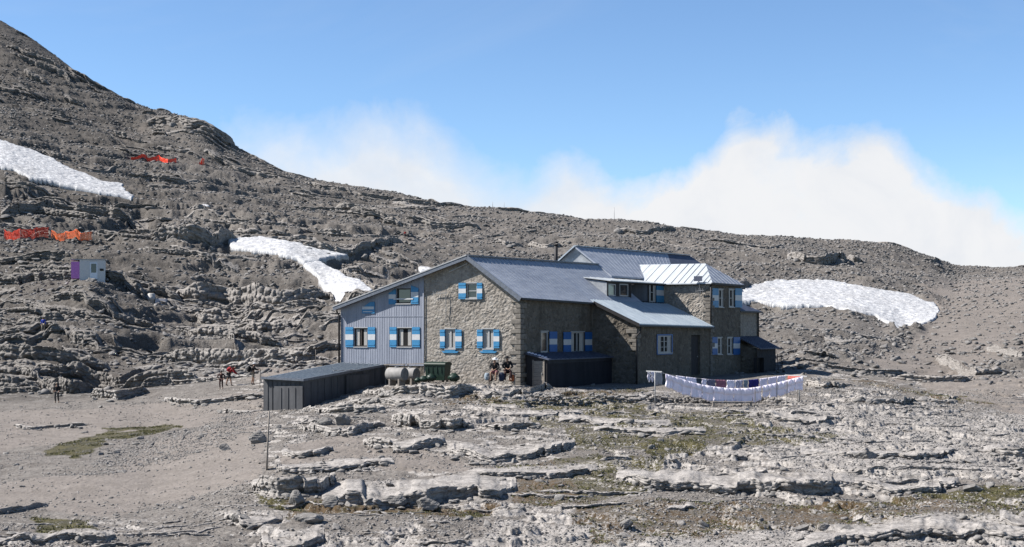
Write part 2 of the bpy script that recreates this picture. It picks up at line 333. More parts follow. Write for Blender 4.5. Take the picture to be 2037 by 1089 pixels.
# iso-lines across the view: (bearing column, distance Y, row) -> height ; columns are bearings in photo pixels
SKY = [(-400, -120), (-300, -75), (0, 45), (60, 82), (100, 110), (150, 146), (200, 178), (265, 210), (300, 222), (380, 238), (405, 247), (425, 262), (445, 285), (500, 315), (570, 345), (640, 360), (700, 370), (780, 382), (840, 397), (875, 410), (980, 413), (1040, 424), (1100, 428), (1160, 438), (1230, 438), (1280, 442), (1340, 455), (1420, 462), (1480, 470), (1560, 472), (1640, 478), (1700, 480), (1780, 486), (1850, 510), (1900, 530), (1960, 534), (2037, 532), (2300, 490), (2600, 470)]
def I(px, pts): 
    a = np.array(pts, float); return np.interp(px, a[:, 0], a[:, 1])
LAYERS = [
 ([(0, 45)], [(0, 1089)]),
 ([(0, 60)], [(0, 994), (300, 985), (480, 955), (560, 945), (700, 945), (900, 940), (1300, 935), (1600, 930), (2037, 925)]),
 ([(0, 80)], [(0, 902), (300, 890), (500, 860), (700, 832), (900, 818), (1100, 820), (1300, 822), (1700, 822), (1900, 835), (2037, 845)]),
 ([(0, 95)], [(0, 850), (300, 845), (500, 818), (600, 808), (700, 788), (800, 772), (900, 768), (1000, 770), (1100, 776), (1300, 785), (1500, 788), (1700, 783), (1850, 795), (1990, 812), (2200, 825)]),
 ([(0, 112)], [(0, 808), (113, 803), (300, 790), (450, 775), (520, 766), (600, 748), (700, 750), (800, 752), (1500, 754), (1600, 752), (1700, 763), (1850, 778), (2037, 772)]),
 ([(0, 130)], [(0, 762), (100, 760), (200, 768), (300, 748), (450, 735), (600, 722), (700, 733), (900, 738), (1500, 736), (1600, 730), (1750, 738), (1850, 745), (2037, 740)]),
 ([(0, 150)], [(0, 668), (150, 674), (300, 692), (450, 700), (600, 698), (800, 700), (1100, 700), (1500, 702), (1600, 700), (1800, 712), (1900, 716), (2037, 700)]),
 ([(0, 185)], [(0, 585), (100, 568), (180, 557), (300, 603), (450, 645), (540, 630), (650, 625), (700, 600), (900, 600), (1100, 610), (1500, 640), (1600, 635), (1700, 640), (1800, 666), (1900, 655), (2037, 640)]),
 ([(0, 222)], [(0, 478), (100, 480), (300, 492), (450, 505), (570, 500), (650, 515), (740, 530), (900, 540), (1100, 550), (1300, 560), (1500, 578), (1700, 592), (1870, 612), (2037, 592)]),
 ([(0, 268)], [(0, 338), (120, 368), (268, 400), (400, 412), (500, 425), (600, 440), (750, 455), (900, 472), (1200, 492), (1500, 520), (1700, 530), (1900, 572), (2037, 560)]),
 ([(0, 350), (265, 335), (450, 320), (600, 308), (900, 300), (1300, 298), (1700, 302), (2037, 318)], [(0, 195), (150, 250), (265, 290), (400, 325), (500, 368), (600, 393), (750, 417), (900, 437), (1100, 452), (1300, 467), (1500, 492), (1700, 507), (1850, 532), (1900, 549), (2037, 549)]),
 ([(0, 430), (265, 405), (440, 375), (570, 358), (875, 342), (1280, 332), (1700, 342), (2037, 368)], SKY),
]
NPX = int(1280 * QUAL)
pxs = np.concatenate([np.linspace(-420, -12, 60), np.linspace(-8, 2046, NPX), np.linspace(2052, 2460, 60)])
Ys = np.concatenate([np.linspace(2.5, 42, 60), np.linspace(42.3, 118, int(780 * QUAL)), np.linspace(118.3, 240, int(420 * QUAL)), np.linspace(240.6, 440, int(330 * QUAL)),
                     np.geomspace(446, 7000, 40)])
NC, NR = len(pxs), len(Ys)
lay_Y = [np.full(NC, 2.0), np.full(NC, 8.0), np.full(NC, 20.0), np.full(NC, 34.0)]
lay_z = [np.full(NC, -1.75), np.full(NC, -1.9), np.full(NC, -4.7), np.full(NC, -7.1)]
for yy, pp in LAYERS:
    Yk = I(pxs, yy); lay_Y.append(Yk); lay_z.append((H0 - I(pxs, pp)) / F * Yk)
ysk, zsk = lay_Y[-1], lay_z[-1]
lay_Y += [ysk + 45, ysk + 250, np.full(NC, 1800.0), np.full(NC, 7100.0)]
lay_z += [zsk - 5, zsk * .6 - 45, np.full(NC, -150.0), np.full(NC, -260.0)]
LY = np.array(lay_Y); LZ = blur(np.array(lay_z), 10, 1)
LZ[-5] = (H0 - I(pxs, SKY)) / F * LY[-5]
def hermite_cols(LY, LZ, Ys):
    d = np.diff(LZ, axis=0) / np.diff(LY, axis=0); m = np.zeros_like(LZ); m[0] = d[0]; m[-1] = d[-1]
    a, b = d[:-1], d[1:]
    m[1:-1] = np.where(a * b > 0, 2 * a * b / (a + b + 1e-12 * np.sign(a + b + 1e-30)), 0)
    Z = np.zeros((len(Ys), LY.shape[1]))
    for k in range(len(LY) - 1):
        y0, y1 = LY[k], LY[k + 1]; t = (Ys[:, None] - y0) / (y1 - y0); s = (t >= 0) & (t <= 1); tt = np.clip(t, 0, 1); h = y1 - y0
        z = (2 * tt**3 - 3 * tt**2 + 1) * LZ[k] + (tt**3 - 2 * tt**2 + tt) * h * m[k] + (-2 * tt**3 + 3 * tt**2) * LZ[k + 1] + (tt**3 - tt**2) * h * m[k + 1]
        Z = np.where(s, z, Z)
    return Z
Zb = hermite_cols(LY, LZ, Ys)
K = (pxs - CX) / F
Yg = np.repeat(Ys[:, None], NC, 1); Xg = Yg * K[None, :]; PX = np.repeat(pxs[None, :], NR, 0)
PYb = H0 - F * Zb / Yg
# first distance at which the sight line of (px, row) meets the smooth ground
def hit(px, py, ymin=40.0):
    j = int(np.clip(np.searchsorted(pxs, px), 1, NC - 1)); c = PYb[:, j]
    idx = np.where((c <= py) & (Ys >= ymin))[0]
    if len(idx) == 0: return float(I(px, LAYERS[-1][0]))
    i = idx[0]
    if i == 0: return float(Ys[0])
    t = (c[i - 1] - py) / max(1e-6, c[i - 1] - c[i]); return float(Ys[i - 1] + (Ys[i] - Ys[i - 1]) * min(1, max(0, t)))
def inpoly(poly, X, Y):
    r = np.zeros(X.shape, bool); n = len(poly)
    for i in range(n):
        x0, y0 = poly[i]; x1, y1 = poly[(i + 1) % n]
        c = ((y0 > Y) != (y1 > Y)) & (X < (x1 - x0) * (Y - y0) / ((y1 - y0) if y1 != y0 else 1e-9) + x0); r ^= c
    return r
def region(polys, soft=2, warp=0.0):
    """soft mask on the ground of areas given by their outline in (bearing, row)"""
    px = PX + warp * wx; py = PYb + warp * .35 * wy; m = np.zeros(PX.shape, bool)
    for p in polys:
        a = np.array(p, float)
        box = (px > a[:, 0].min()) & (px < a[:, 0].max()) & (py > a[:, 1].min()) & (py < a[:, 1].max()) & (Yg > 42) & (Yg < 445)
        if box.any():
            q = np.zeros(PX.shape, bool); q[box] = inpoly(p, px[box], py[box]); m |= q
    m = m.astype(np.float32)
    return blur(blur(m, soft, 0), soft, 1) if soft else m
wx = fbm(Xg / 3.0, Yg / 3.0, 4, 501); wy = fbm(Xg / 3.0, Yg / 3.0, 4, 777)

SNOW = {
 'left': [(-200, 215), (-60, 255), (0, 280), (60, 299), (100, 316), (130, 333), (165, 345), (200, 362), (245, 368), (250, 383), (268, 392), (262, 399), (225, 391), (180, 383), (120, 369), (70, 358), (40, 350), (30, 342), (0, 335), (-100, 320), (-200, 290)],
 'mid': [(450, 482), (475, 477), (520, 474), (550, 480), (590, 487), (640, 499), (697, 511), (670, 515), (640, 519), (632, 527), (605, 529), (590, 517), (560, 510), (510, 502), (465, 498)],
 'low': [(603, 527), (636, 523), (668, 540), (690, 553), (720, 563), (745, 582), (720, 598), (700, 604), (668, 612), (655, 590), (640, 572), (625, 551)],
 'right': [(1440, 592), (1478, 580), (1500, 570), (1545, 561), (1610, 560), (1650, 561), (1700, 570), (1760, 581), (1815, 590), (1842, 604), (1860, 606), (1872, 622), (1858, 640), (1830, 655), (1812, 668), (1785, 667), (1768, 648), (1740, 632), (1700, 624), (1640, 614), (1560, 611), (1510, 604), (1440, 604)],
}
SNOWX = {'s1': [(832, 531), (850, 531), (864, 535), (855, 540), (838, 540)], 's2': [(398, 406), (412, 406), (421, 410), (405, 411)], 's3': [(244, 369), (262, 367), (273, 371), (252, 374)]}
snow_m = region(list(SNOW.values()) + list(SNOWX.values()), 3, 0)

far = sst(112, 150, Yg)                       # 0 near the hut, 1 on the hillside
pad = sst(700, 730, PX) * (1 - sst(1560, 1600, PX)) * sst(98, 101, Yg) * (1 - sst(140, 150, Yg))
leftflat = (1 - sst(430, 560, PX + 60 * wx)) * sst(46, 56, Yg) * (1 - sst(112, 122, Yg + 4 * wy))
rough = np.clip(1 - .92 * pad - .75 * leftflat, .05, 1) * (1 - .97 * snow_m)
smooth_r = region([[(1830, 545), (2300, 545), (2300, 700), (1990, 720), (1850, 735), (1780, 740), (1700, 720), (1820, 680), (1880, 620)], [(1500, 622), (1760, 640), (1780, 690), (1600, 660), (1500, 640)]], 12, 20)
rough = rough * (1 - .72 * smooth_r)
Z = Zb.copy()
near_amp = sst(30, 46, Yg)
Z += near_amp * (1 - .85 * pad) * (1 - far) * (.22 * fbm(Xg / 7, Yg / 5, 4, 11) + .10 * fbm(Xg / 1.6, Yg / 1.3, 3, 12) * rough)
skyf = 1 - .75 * sst(.9, 1.0, Yg / np.repeat(ysk[None, :], NR, 0))
Z += far * rough * skyf * (2.4 * fbm(Xg / 26, Yg / 20, 5, 21) + .8 * fbm(Xg / 6.5, Yg / 5, 4, 22))
# bedded limestone: terraces in a gently dipping bedding coordinate
def terrace(Z, s, dip, warp, sharp, mask, seed, flat=.12):
    w = warp * fbm(Xg / (s * 9), Yg / (s * 7), 5, seed) + .18 * s * fbm(Xg / (s * .9), Yg / (s * .9), 3, seed + 5)
    q = (Z - dip * Xg + w) / s; fl = np.floor(q); f = q - fl
    g = flat * f + (1 - flat) * sst(1 - sharp, 1.0, f)
    return Z + mask * s * (fl + g - q), (f > 1 - sharp * 1.2).astype(np.float32)
hm = sst(-.25, .25, fbm(Xg / 30, Yg / 24, 4, 31)); hm2 = sst(-.2, .2, fbm(Xg / 12, Yg / 10, 4, 32))
lefthill = 1 - sst(700, 1100, PX)
Z, c1 = terrace(Z, 3.0, -.05, 2.2, .30, far * rough * (.12 + .73 * lefthill) * (.25 + .75 * hm) * skyf * (1 - .6 * sst(270, 340, Yg)), 41)
Z, c2 = terrace(Z, 1.0, -.07, .9, .28, far * rough * (.12 + .75 * lefthill) * (.3 + .7 * hm2) * (1 - .5 * sst(270, 340, Yg)), 43)
Z, c3 = terrace(Z, .34, -.02, .35, .18, near_amp * (1 - far) * rough * (.15 + .75 * hm2) * (1 - leftflat), 45)

# individual rock ledges of the knoll and the hillside: foot of the riser (bearing, row), riser height in px
LEDGES = [
 ([(500, 975), (510, 986), (540, 991), (600, 991), (640, 986), (668, 966)], 42, 5), ([(640, 995), (655, 1004), (700, 1007), (750, 1006), (800, 998), (860, 995), (930, 988), (1000, 982), (1028, 970)], 30, 6),
 ([(535, 930), (560, 938), (620, 941), (700, 934), (785, 926)], 14, 3), ([(560, 908), (600, 913), (662, 902)], 16, 3), ([(722, 884), (740, 893), (800, 900), (850, 894), (885, 884)], 26, 4),
 ([(578, 842), (600, 852), (640, 862), (700, 864), (765, 850)], 20, 3), ([(778, 838), (800, 848), (850, 856), (900, 859), (940, 848)], 30, 4), ([(888, 898), (920, 910), (960, 917), (1000, 917), (1050, 911), (1110, 901), (1145, 888)], 20, 4),
 ([(955, 850), (1010, 858), (1075, 850)], 12, 3), ([(600, 816), (650, 823), (700, 818), (765, 812)], 16, 3), ([(1000, 826), (1080, 826), (1160, 818)], 9, 2), ([(935, 945), (1000, 951), (1100, 946), (1190, 936)], 12, 3),
 ([(720, 782), (770, 790), (830, 785), (905, 786), (960, 776)], 22, 2.5), ([(935, 778), (960, 786), (1010, 787), (1060, 781), (1100, 773)], 17, 2.5), ([(690, 806), (760, 800), (860, 800)], 12, 2),
 ([(1225, 950), (1300, 966), (1360, 966), (1420, 970), (1500, 972), (1580, 977), (1650, 975), (1705, 960)], 34, 5), ([(1695, 968), (1780, 979), (1850, 976), (1905, 962)], 20, 3),
 ([(1425, 902), (1445, 908), (1485, 905)], 13, 2), ([(1590, 896), (1680, 906), (1760, 911), (1850, 906), (1905, 896)], 18, 4), ([(1955, 900), (2000, 907), (2100, 905)], 20, 4),
 ([(1110, 832), (1200, 839), (1270, 846), (1335, 846)], 13, 3), ([(1485, 826), (1550, 836), (1620, 841), (1672, 832)], 16, 4), ([(1180, 857), (1250, 863), (1330, 867), (1405, 860)], 9, 3), ([(1420, 815), (1540, 822), (1650, 820)], 7, 3),
 ([(1650, 796), (1720, 803), (1790, 804), (1828, 794)], 18, 4), ([(1598, 766), (1640, 776), (1688, 768)], 16, 3), ([(1830, 792), (1880, 800), (1905, 792)], 8, 2),
 ([(1580, 1100), (1640, 1088), (1700, 1078), (1780, 1072), (1880, 1066), (1960, 1068), (2100, 1076)], 22, 4), ([(1990, 1040), (2020, 1048), (2100, 1046)], 16, 2),
 ([(-60, 1030), (0, 1027), (50, 1022), (92, 1008)], 16, 3), ([(-40, 1080), (60, 1076), (150, 1072), (205, 1078), (230, 1068)], 22, 3), ([(520, 1070), (550, 1082), (590, 1084), (645, 1068)], 20, 2.5), ([(445, 1034), (480, 1046), (520, 1048), (560, 1036)], 16, 2),
 ([(326, 796), (350, 803), (400, 804), (450, 798), (530, 787)], 17, 3), ([(28, 848), (60, 853), (100, 852), (172, 848)], 11, 2), ([(440, 815), (470, 820), (520, 815)], 9, 2),
 ([(-120, 760), (0, 748), (60, 758), (100, 774), (140, 782), (200, 774)], 30, 6), ([(60, 740), (150, 750), (240, 760), (292, 738)], 40, 5), ([(180, 790), (230, 797), (296, 784)], 22, 3), ([(-80, 660), (0, 658), (60, 662), (132, 656)], 26, 5),
 ([(120, 655), (200, 682), (300, 694), (345, 690)], 18, 4), ([(330, 640), (420, 668), (530, 697), (640, 700)], 20, 4), ([(150, 612), (260, 642), (330, 640)], 12, 4), ([(-50, 590), (60, 600), (170, 620)], 12, 4), ([(0, 640), (40, 645), (90, 640)], 10, 3),
 ([(350, 575), (400, 598), (470, 606), (520, 612), (600, 608), (650, 598), (668, 604)], 52, 9), ([(600, 492), (640, 503), (700, 507), (770, 500), (800, 490)], 26, 7), ([(190, 545), (250, 562), (290, 584)], 30, 7), ([(300, 482), (360, 492), (420, 490), (470, 478)], 38, 8),
 ([(640, 525), (700, 548), (760, 562), (830, 548)], 22, 6), ([(-20, 505), (80, 500), (140, 502)], 14, 4), ([(0, 430), (100, 410), (200, 425), (300, 440)], 26, 8), ([(60, 380), (160, 402), (260, 410), (330, 415)], 12, 6),
 ([(290, 245), (350, 255), (410, 268), (452, 292), (470, 290)], 20, 14), ([(1565, 516), (1600, 524), (1640, 527), (1685, 518)], 22, 6), ([(1684, 516), (1705, 522), (1728, 516)], 16, 5), ([(1225, 452), (1280, 460), (1345, 458)], 11, 6),
 ([(1838, 516), (1855, 521), (1872, 517)], 9, 4), ([(1860, 715), (1900, 735), (1940, 742), (2010, 738)], 26, 4), ([(1960, 700), (2037, 712), (2100, 710)], 16, 4), ([(1640, 690), (1680, 698), (1730, 692)], 9, 3), ([(1050, 480), (1090, 492), (1120, 486)], 18, 5), ([(980, 480), (1010, 487), (1040, 483)], 10, 4),
 ([(700, 470), (740, 478), (800, 470)], 10, 5), ([(780, 395), (830, 408), (878, 416)], 9, 8), ([(500, 430), (540, 436), (600, 432)], 8, 5), ([(160, 330), (200, 338), (240, 332)], 8, 5), ([(1480, 495), (1520, 503), (1560, 498)], 9, 5),
]
rockm = np.zeros_like(Z, dtype=np.float32)
ledge_runs = []      # (x, y, height, depth, scale) along the front edge of each ledge
for li, (pl_, hpx, deep) in enumerate(LEDGES):
    a = np.array(pl_, float); x0, x1 = a[0, 0], a[-1, 0]
    js = np.where((pxs > x0) & (pxs < x1))[0]
    if len(js) < 2: continue
    pyf = np.interp(pxs[js], a[:, 0], a[:, 1]); pm = float(np.interp((x0 + x1) / 2, a[:, 0], a[:, 1]))
    Ym = hit((x0 + x1) / 2, pm); ymin = 40 if Ym < 112 else 100
    yf = np.array([hit(p, q, ymin) for p, q in zip(pxs[js], pyf)]); yf = blur(yf[:, None], 8, 0)[:, 0]
    w = np.clip(np.minimum(pxs[js] - x0, x1 - pxs[js]) / max(8, .12 * (x1 - x0)), 0, 1) ** .5
    sc = Ym / 75.0; xw = K[js] * yf
    hh = hpx * Ym / F * w * (1 + .35 * fbm((K[js] * Ym) / (2.2 * sc), np.full(len(js), li * 1.7), 3, 950 + li))
    ledge_runs.append((xw, yf, hh, deep, sc, 1000 + li))
    i0 = np.searchsorted(Ys, yf.min() - 1); i1 = np.searchsorted(Ys, yf.max() + deep + 1)
    d = Yg[i0:i1][:, js] - yf[None, :]
    rb = rockm[i0:i1]; rb[:, js] = np.maximum(rb[:, js], (sst(-.3, 0, d) * (1 - sst(.3 * deep, 1.1 * deep, d)) * np.minimum(1, w * 1.5)[None, :]).astype(np.float32))
# loose rock: domes of several sizes
st_n = near_amp * (1 - far) * rough * (1 - .7 * leftflat)
scatter = sst(-.1, .3, fbm(Xg / 5, Yg / 4, 3, 71))
Z += st_n * .5 * domes(Xg, Yg * 1.5, .9, .10, .45, .40, 101) * scatter
Z += near_amp * (1 - far) * (1 - .9 * pad) * .5 * domes(Xg, Yg, .33, .12, .45, .55, 111) * (.25 + .75 * sst(-.3, .3, fbm(Xg / 3, Yg / 2.5, 3, 72))) * (1 - .6 * leftflat)
st_f = far * rough
Z += st_f * scatter * .32 * domes(Xg * .8, Yg * 1.3, 5.5, .15, .45, .40, 121) * skyf
Z += st_f * .30 * domes(Xg * .8, Yg * 1.2, 2.1, .15, .48, .6, 131)
Z += st_f * .5 * domes(Xg, Yg, 0.9, .15, .5, .6, 141)
ZF = Z
def zterr(x, y):
    px = CX + F * x / y; j = float(np.interp(px, pxs, np.arange(NC))); i = float(np.interp(y, Ys, np.arange(NR)))
    i0, j0 = min(int(i), NR - 2), min(int(j), NC - 2); fi, fj = i - i0, j - j0
    return float((ZF[i0, j0] * (1 - fj) + ZF[i0, j0 + 1] * fj) * (1 - fi) + (ZF[i0 + 1, j0] * (1 - fj) + ZF[i0 + 1, j0 + 1] * fj) * fi)
def at(px, py, ymin=40.0, real=True):
    """world point where the sight line of a photo pixel meets the ground"""
    if real:
        k = (px - CX) / F; j = int(np.clip(np.searchsorted(pxs, px), 1, NC - 1)); c = H0 - F * ZF[:, j] / Ys
        idx = np.where((c <= py) & (Ys >= ymin))[0]; y = float(Ys[idx[0]]) if len(idx) else hit(px, py, ymin)
    else: y = hit(px, py, ymin)
    x = (px - CX) / F * y; return Vector((x, y, zterr(x, y)))

# colour masks of the ground
GRASS = [[(80, 908), (110, 884), (150, 868), (210, 858), (280, 850), (350, 842), (360, 850), (285, 868), (225, 878), (190, 900), (150, 912)],
 [(1000, 800), (1150, 785), (1320, 812), (1500, 815), (1480, 880), (1330, 895), (1150, 905), (1120, 870), (1100, 845)], [(930, 935), (1100, 915), (1300, 905), (1330, 965), (1180, 1005), (1000, 1000), (1040, 960)],
 [(1380, 845), (1450, 835), (1560, 850), (1700, 858), (1600, 878), (1400, 890)], [(520, 1000), (700, 1010), (1000, 1000), (960, 1030), (640, 1030), (520, 1015)], [(500, 975), (520, 995), (600, 1000), (590, 1010), (500, 1005)],
 [(1560, 995), (1800, 985), (1950, 965), (2080, 960), (2080, 985), (1850, 1000), (1600, 1012)], [(60, 1030), (160, 1035), (200, 1055), (60, 1060)], [(860, 790), (960, 785), (1100, 795), (1120, 780), (1240, 778), (1040, 800)], [(1240, 885), (1400, 870), (1420, 900), (1300, 915)]]
RUST = [[(860, 785), (980, 782), (1010, 800), (880, 802)], [(1060, 790), (1260, 772), (1300, 778), (1100, 796)], [(1640, 750), (1760, 762), (1900, 790), (1990, 808), (1900, 800), (1740, 770)],
 [(850, 930), (1100, 915), (1160, 1000), (1000, 1010), (640, 1030), (620, 1015)], [(1150, 990), (1700, 985), (2037, 1000), (1700, 1060), (1100, 1075)], [(560, 1000), (1000, 1005), (900, 1030), (560, 1030)]]
MOSSY = [[(1150, 1000), (1700, 985), (2100, 985), (2037, 1040), (1500, 1060), (1150, 1075)], [(560, 1000), (1000, 1000), (900, 1035), (560, 1035)]]
PATH = [[(-300, 845), (120, 815), (330, 800), (530, 770), (620, 715), (660, 700), (690, 725), (560, 790), (530, 820), (500, 850), (330, 850), (120, 880), (-300, 930)], [(330, 870), (520, 850), (520, 960), (420, 980), (230, 1030), (-50, 1010), (-50, 960), (200, 950)],
 [(1820, 560), (2300, 540), (2300, 700), (1950, 720), (1850, 740), (1760, 770), (1850, 640)], [(560, 880), (700, 870), (880, 905), (1000, 935), (700, 930), (560, 925)], [(1700, 705), (1850, 700), (2037, 760), (2037, 830), (1850, 775)], [(480, 700), (650, 700), (640, 730), (480, 760)], [(700, 503), (800, 484), (900, 462), (905, 470), (806, 493), (705, 514)], [(215, 298), (262, 262), (290, 244), (300, 248), (270, 270), (232, 302)], [(640, 520), (720, 516), (700, 526), (650, 530)]]
STONY = [[(150, 960), (200, 900), (330, 860), (500, 820), (520, 835), (420, 900), (330, 930)], [(1000, 1030), (1500, 1060), (2037, 1050), (2037, 1110), (900, 1110)], [(1600, 800), (2037, 830), (2037, 950), (1700, 960), (1500, 900)]]
rock = np.maximum(rockm, .40 * far * (.2 + .8 * hm) * np.maximum(c1, c2) * rough); rock = np.maximum(rock, .8 * c3 * (1 - far) * rough)
rock = np.maximum(rock, .38 * region(STONY, 8, 40)); rock = np.clip(rock + .25 * (1 - far) * (1 - leftflat), 0, 1)
grassm = np.maximum(region(GRASS[:1] + GRASS[4:], 4, 26), .80 * region(GRASS[1:4], 4, 40)); grassm = np.maximum(grassm, .78 * region(MOSSY, 6, 40)); grassm = np.maximum(grassm, .8 * region(RUST[:3], 3, 16)) * (1 - .65 * rockm)
rustm = region(RUST, 4, 20); pathm = region(PATH, 5, 24) * (1 - rockm)
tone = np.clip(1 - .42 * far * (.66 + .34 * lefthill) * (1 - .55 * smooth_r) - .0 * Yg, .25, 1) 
tone = np.minimum(tone, 1 - .72 * sst(112, 118, Yg) * (1 - sst(300, 420, PX)))  # shade of the left cliff faces painted into the rock tone
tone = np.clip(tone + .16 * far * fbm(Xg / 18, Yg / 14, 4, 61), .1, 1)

def grid_mesh(name, X, Y, Zz):
    nr, nc = X.shape; co = np.stack([X, Y, Zz], -1).reshape(-1, 3).astype(np.float32)
    i = np.arange(nr - 1)[:, None] * nc + np.arange(nc - 1)[None, :]
    q = np.stack([i, i + 1, i + nc + 1, i + nc], -1).reshape(-1, 4).astype(np.int32)
    return raw_mesh(name, co, q.reshape(-1), 4)
def raw_mesh(name, co, idx, n):
    me = bpy.data.meshes.new(name); me.vertices.add(len(co)); me.vertices.foreach_set('co', co.reshape(-1))
    nf = len(idx) // n; me.loops.add(len(idx)); me.loops.foreach_set('vertex_index', idx.astype(np.int32))
    me.polygons.add(nf); me.polygons.foreach_set('loop_start', np.arange(0, len(idx), n, dtype=np.int32)); me.polygons.foreach_set('loop_total', np.full(nf, n, np.int32))
    me.update(calc_edges=True); return me
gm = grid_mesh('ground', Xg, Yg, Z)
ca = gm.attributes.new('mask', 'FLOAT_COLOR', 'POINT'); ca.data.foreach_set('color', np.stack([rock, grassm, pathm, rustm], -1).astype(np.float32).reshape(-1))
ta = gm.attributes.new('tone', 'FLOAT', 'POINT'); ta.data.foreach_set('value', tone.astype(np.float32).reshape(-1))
ground = link('ground', gm, MT['ground']); tag(ground, 'grey limestone plateau with rock ledges, gravel and moss rising to bare slopes', None, None, 'structure'); ground['kind'] = 'structure'

# snow fields: their own bodies lying in the hollows
def snowfield(poly, label, seed):
    a = np.array(poly, float); px0, px1 = a[:, 0].min() - 6, a[:, 0].max() + 6
    ys = [hit(p, q, 130) for p, q in poly]; y0, y1 = min(ys) - 5, max(ys) + 6
    nc, nr = int(min(560, max(30, (px1 - px0) * .8))), int(min(330, max(24, (y1 - y0) * 3)))
    px = np.linspace(px0, px1, nc); yy = np.linspace(y0, y1, nr); jx = np.interp(px, pxs, np.arange(NC)); iy = np.interp(yy, Ys, np.arange(NR))
    j0 = jx.astype(int); fj = (jx - j0)[None, :]; i0 = iy.astype(int); fi = (iy - i0)[:, None]
    def samp(A): return (A[i0][:, j0] * (1 - fj) + A[i0][:, j0 + 1] * fj) * (1 - fi) + (A[i0 + 1][:, j0] * (1 - fj) + A[i0 + 1][:, j0 + 1] * fj) * fi
    zb = samp(Zb); P = np.repeat(px[None, :], nr, 0); Yq = np.repeat(yy[:, None], nc, 1); Q = H0 - F * zb / Yq
    X = Yq * (P - CX) / F
    ins = inpoly(poly, P + 5 * fbm(X / 2.2, Yq / 2.2, 3, seed), Q + 1.6 * fbm(X / 2.2, Yq / 2.2, 3, seed + 3))
    f = blur(blur(ins.astype(float), 3, 0), 3, 1)
    cups = fbm(X / .9, Yq / .7, 4, seed + 9); z = zb - .12 + (.55 if px1 - px0 > 60 else .16) * sst(.3, 1, f) + .19 * cups * sst(.45, 1, f)
    inside = ins
    keep = inside[:-1, :-1] & inside[1:, :-1] & inside[:-1, 1:] & inside[1:, 1:]
    idx = np.arange(nr * nc).reshape(nr, nc)
    q = np.stack([idx[:-1, :-1], idx[:-1, 1:], idx[1:, 1:], idx[1:, :-1]], -1)[keep]
    used = np.unique(q); mp = np.full(nr * nc, -1); mp[used] = np.arange(len(used)); n = len(used)
    co = np.stack([X, Yq, z], -1).reshape(-1, 3)[used]; bot = co.copy(); bot[:, 2] = np.minimum(co[:, 2] - .6, zb.reshape(-1)[used] - .8)
    q = mp[q]; e = np.concatenate([q[:, [0, 1]], q[:, [1, 2]], q[:, [2, 3]], q[:, [3, 0]]]); key = set(map(tuple, e)); be = np.array([t for t in key if (t[1], t[0]) not in key])
    sk = np.stack([be[:, 1], be[:, 0], be[:, 0] + n, be[:, 1] + n], -1)
    allq = np.concatenate([q, q[:, ::-1] + n, sk]); me = raw_mesh('snow_field', np.concatenate([co, bot]).astype(np.float32), allq.reshape(-1), 4)
    o = link('snow_field', me, MT['snow']); tag(o, label, 'snow field', 'snow patches left on the slopes'); return o
snowfield(SNOW['left'], 'long tongue of old snow running down the slope at the left edge', 31)
snowfield(SNOW['mid'], 'upper snow strip in the gully left of the hut, above the path crossing', 32)
snowfield(SNOW['low'], 'lower snow strip in the gully ending behind the metal clad gable', 33)
snowfield(SNOW['right'], 'broad white snow field in the hollow right of the hut', 34)
snowfield(SNOWX['s1'], 'tiny snow patch just above the roof left of the ridge', 35)
snowfield(SNOWX['s2'], 'tiny sliver of snow right of the long left snow tongue', 36)

# ------------------------------------------------------------------ rock ledges: bedded faces with joints and undercuts, swept along their front edges
def zt_arr(x, y):
    px = CX + F * x / y; j = np.clip(np.interp(px, pxs, np.arange(NC)), 0, NC - 1.001); i = np.clip(np.interp(y, Ys, np.arange(NR)), 0, NR - 1.001)
    i0, j0 = i.astype(int), j.astype(int); fi, fj = i - i0, j - j0
    return (Zs[i0, j0] * (1 - fj) + Zs[i0, j0 + 1] * fj) * (1 - fi) + (Zs[i0 + 1, j0] * (1 - fj) + Zs[i0 + 1, j0 + 1] * fj) * fi
Zs = blur(blur(ZF, 3, 0), 3, 1)
def cells1(s, z, seed):
    """rounded blocks of a jointed face: 1 in the middle of a block, 0 in the joints"""
    ix = np.floor(s).astype(np.int64); iz = np.floor(z).astype(np.int64); d1 = np.full(s.shape, 9.0); d2 = np.full(s.shape, 9.0)
    for a in (-1, 0, 1):
        for b in (-1, 0, 1):
            cx, cz = ix + a, iz + b
            d = (s - cx - h2(cx, cz, seed)) ** 2 + (z - cz - h2(cx, cz, seed + 1)) ** 2
            d2 = np.minimum(d2, np.maximum(d, d1)); d1 = np.minimum(d1, d)
    return np.clip((np.sqrt(d2) - np.sqrt(d1)) * 2.2, 0, 1)
def y_is_far(yw): return yw.mean() > 112
